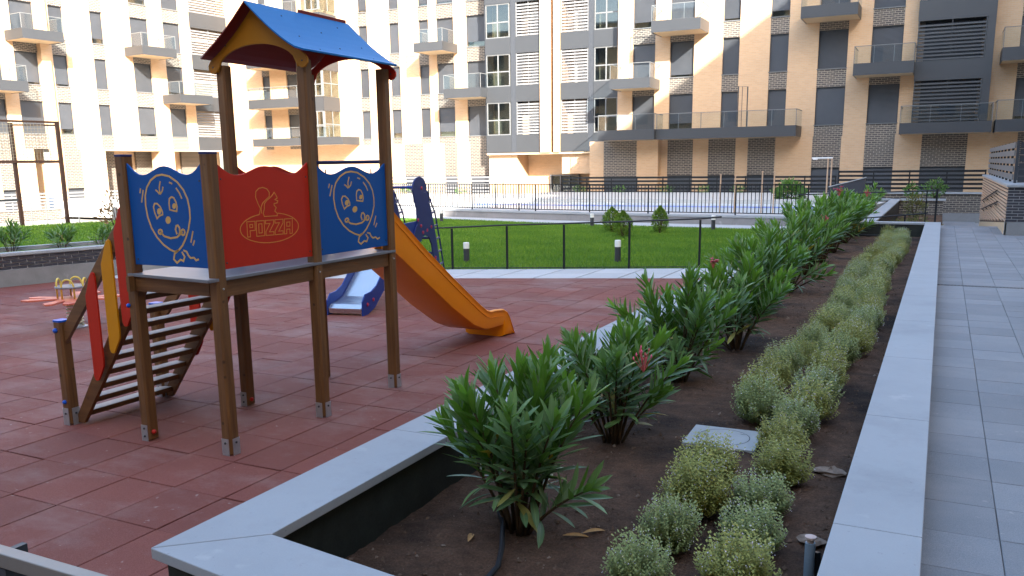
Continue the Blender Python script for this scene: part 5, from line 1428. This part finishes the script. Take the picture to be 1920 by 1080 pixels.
# corner loggia wing of the middle block
bw = thing('apartment_block', 'sunlit cream wing with wide balconies and glazed corner bay, seen through the tower posts', 'apartment block', (0, 49.0, 0))
SW = [(-44.2, -43.5), (-42.0, -40.75)]
piers(bw, -47.4, -36.3, 3.3, 17.6, .0, SW)
for s_ in SW: strip(bw, s_[0], s_[1], 3.3, 17.6, .0, FM, rnd=rb)
piers(bw, -47.4, -36.3, -.75, 3.298, 0, [])
MB().box(-47.4, -36.3, .36, 10, -.75, 17.6).build('wall', 'interior', bw)
for z0, z1 in ((6.1, 6.72), (8.85, 9.45), (11.6, 12.2)): balcony(bw, -43.9, -38.5, 0, -1.85, 2+(z0-2)*.986, 2+(z1-2)*.986, 2+(z1-1.2)*.986)
balcony(bw, -43.747, -35.905, 0, -1.850, 3.480, 3.993, 4.713)
for a, c in ((4.0, 5.72), (6.68, 8.35), (9.4, 11.05), (12.15, 13.8)):
    glazed(bw, -38.55, -37.5, -1.75, a, c)
    MB().box(-38.6, -37.45, -1.76, .0, c, c+.93).build('bay_panel', 'panel_metal', bw)
    MB().box(-37.44, -37.4, -1.755, .0, c, c+.93).build('bay_panel', 'panel_metal', bw)
    o = MB().box(-37.5, -37.44, -1.7, -1.62, a, c).build('window', 'frame_metal', bw)
    MB().box(-37.46, -37.44, -1.62, -.05, a, c).build('pane', 'window_glass', o)
    MB().box(-37.49, -37.43, -.86, -.80, a, c).build('mullion', 'frame_metal', o)
    MB().box(-37.49, -37.43, -1.62, -.86, (a+c)/2-.03, (a+c)/2+.03).build('transom', 'frame_metal', o)
    MB().box(-37.49, -37.43, -.80, -.05, (a+c)/2-.03, (a+c)/2+.03).build('transom', 'frame_metal', o)
# ---- left building (facade turned 84 degrees)
bl = thing('apartment_block', 'sunlit cream apartment block along the left side with grey balconies', 'apartment block', (-48, 37, 0), R(84))
FLt = [(4.18, 6.03), (7.0, 8.80), (9.73, 11.61), (12.5, 14.35), (15.25, 17.1)]
SL = [(-5.15, -4.52), (-3.73, -2.35), (-1.45, -.56), (1.17, 1.99), (3.90, 5.20), (6.34, 7.64), (-8.0, -6.8), (-11, -9.8)]
piers(bl, -18, 8.45, 3.28, 18, 0, SL)
for s_ in SL: strip(bl, s_[0], s_[1], 3.28, 18, 0, FLt, rnd=rb)
piers(bl, -18, 1.30, -.75, 3.278, 0, [(-5.3, -4.54), (-3.24, -1.92), (-1.42, -.34), (-8, -6.8)])
for a, c in ((-5.3, -4.54), (-1.42, -.34), (-8, -6.8)):
    MB().box(a+.001, c-.001, .012, .33, .92, 3.278).build('spandrel', 'dark_brick', bl); garage(bl, a, c, 0, .92)
MB().box(-3.24, -1.92, 1.4, 1.45, -.75, 3.27).build('recess', 'cream_brick', bl)
MB().box(-3.2, -2.5, 1.30, 1.38, -.75, 3.0).build('door', 'brown_steel', bl)
MB().box(-2.34, -1.80, -.36, .0, -.75, 18).build('added_pilaster', 'cream_brick', bl)  # thin strip added to cast the shadow of a step in the facade
MB().box(1.30, 11.7, 1.9, 2.2, -.75, 3.2).build('recess', 'cream_brick', bl)
MB().box(1.30, 11.7, .0, 1.9, 3.2, 3.277).build('soffit_slab', 'soffit', bl)
for a in (2.1, 4.6, 8.2): MB().box(a, a+1.6 if a > 4 else a+.9, 1.7, 1.89, -.75, 3.19).build('entrance_panel', 'dark_brick', bl)
MB().box(5.3, 6.4, .02, 1.0, -.75, 3.199).build('pier', 'cream_brick', bl)
MB().box(-18, 8.45, .5, 10, 3.28, 18).build('wall', 'interior', bl)
MB().box(-18, 1.3, .5, 1.35, -.75, 3.279).build('wall', 'interior', bl) if False else None
for a, c in ((3.28, 4.2), (6.0, 6.95), (8.8, 9.74), (11.55, 12.53), (14.3, 15.3), (17.1, 18)): MB().box(8.47, 11.6, .02, .5, a, c).build('bay_panel', 'panel_metal', bl)
for a, c in ((4.2, 6.0), (6.95, 8.8), (9.74, 11.55), (12.53, 14.3), (15.3, 17.1)): louvre(bl, 8.5, 11.58, .04, a, c)
MB().box(8.45, 11.9, 1.0, 10, 3.28, 18).build('wall', 'interior', bl)
MB().box(11.6, 12.2, -.3, .99, 3.28, 18).build('pier', 'cream_brick', bl)
balcony(bl, -4.137, -1.753, 0, -1.850, 9.290, 9.842, 10.650)
balcony(bl, -6.974, -4.137, 0, -1.850, 6.374, 6.945, 7.812)
balcony(bl, 3.341, 5.853, 0, -1.850, 9.132, 9.684, 10.472)
balcony(bl, 5.853, 8.444, 0, -1.850, 6.305, 6.876, 7.694)
balcony(bl, -11.506, -8.944, 0, -1.850, 9.290, 9.842, 10.650)
slat_fence('slat_fence', 'pale sunlit slat fence before the left block', -9.5, 10.5, -3.0, -.12, .78, 5, 'louvre_metal', 'slat fences before the flats', ((-48, 37, 0), R(84)))
t = thing('garden_wall', 'low sunlit brick wall under the pale slat fence on the left', 'wall', (-48, 37, 0), R(84))
MB().box(-9.5, 10.5, -3.1, -2.85, -.74, -.16).build('brickwork', 'dark_brick', t)
MB().box(-9.5, 10.5, -3.16, -2.8, -.16, -.12).build('coping_slab', 'coping', t)

# ---- wings of the same estate to the right of the camera (outside the frame; they shade the court)
for nm, y0, y1, hh, lb in (('a', -60, -12, 26.0, 'tall shaded wing of flats behind the path, nearest the camera'), ('b', -11.99, 9.99, 20.8, 'lower wing of flats right of the path'), ('c', 10, 46.5, 23.8, 'wing of flats right of the stair wall')):
    t = thing('apartment_wing', lb, 'apartment block', (12, 0, 0), 0, 'wings of flats right of the path')
    MB().box(.35, 14, y0, y1, -.75, hh).build('wall', 'cream_brick', t)
    MB().box(.0, 14.1, y0-.0, y1, hh, hh+.25).build('roof', 'coping', t)
    y = y0+1.2
    while y < y1-2:
        for k in range(7):
            z = 1.2+2.8*k
            if z+1.9 < hh: MB().box(.30, .349, y, y+1.4, z, z+1.85).build('window', 'shutter', t)
        y += 3.4

t = thing('apartment_wing', 'wing of flats closing the court behind the camera', 'apartment block', (0, -15, 0), 0, 'wings of flats right of the path')
MB().box(-60, 11.5, -12, -.35, -.75, 20).build('wall', 'cream_brick', t)
MB().box(-60.2, 11.6, -12.2, .0, 20, 20.25).build('roof', 'coping', t)
for k in range(7):
    for i in range(18):
        if 1.2+2.8*k+1.9 < 20: MB().box(-58+3.8*i, -56.4+3.8*i, -.349, -.30, 1.2+2.8*k, 3.05+2.8*k).build('window', 'shutter', t)
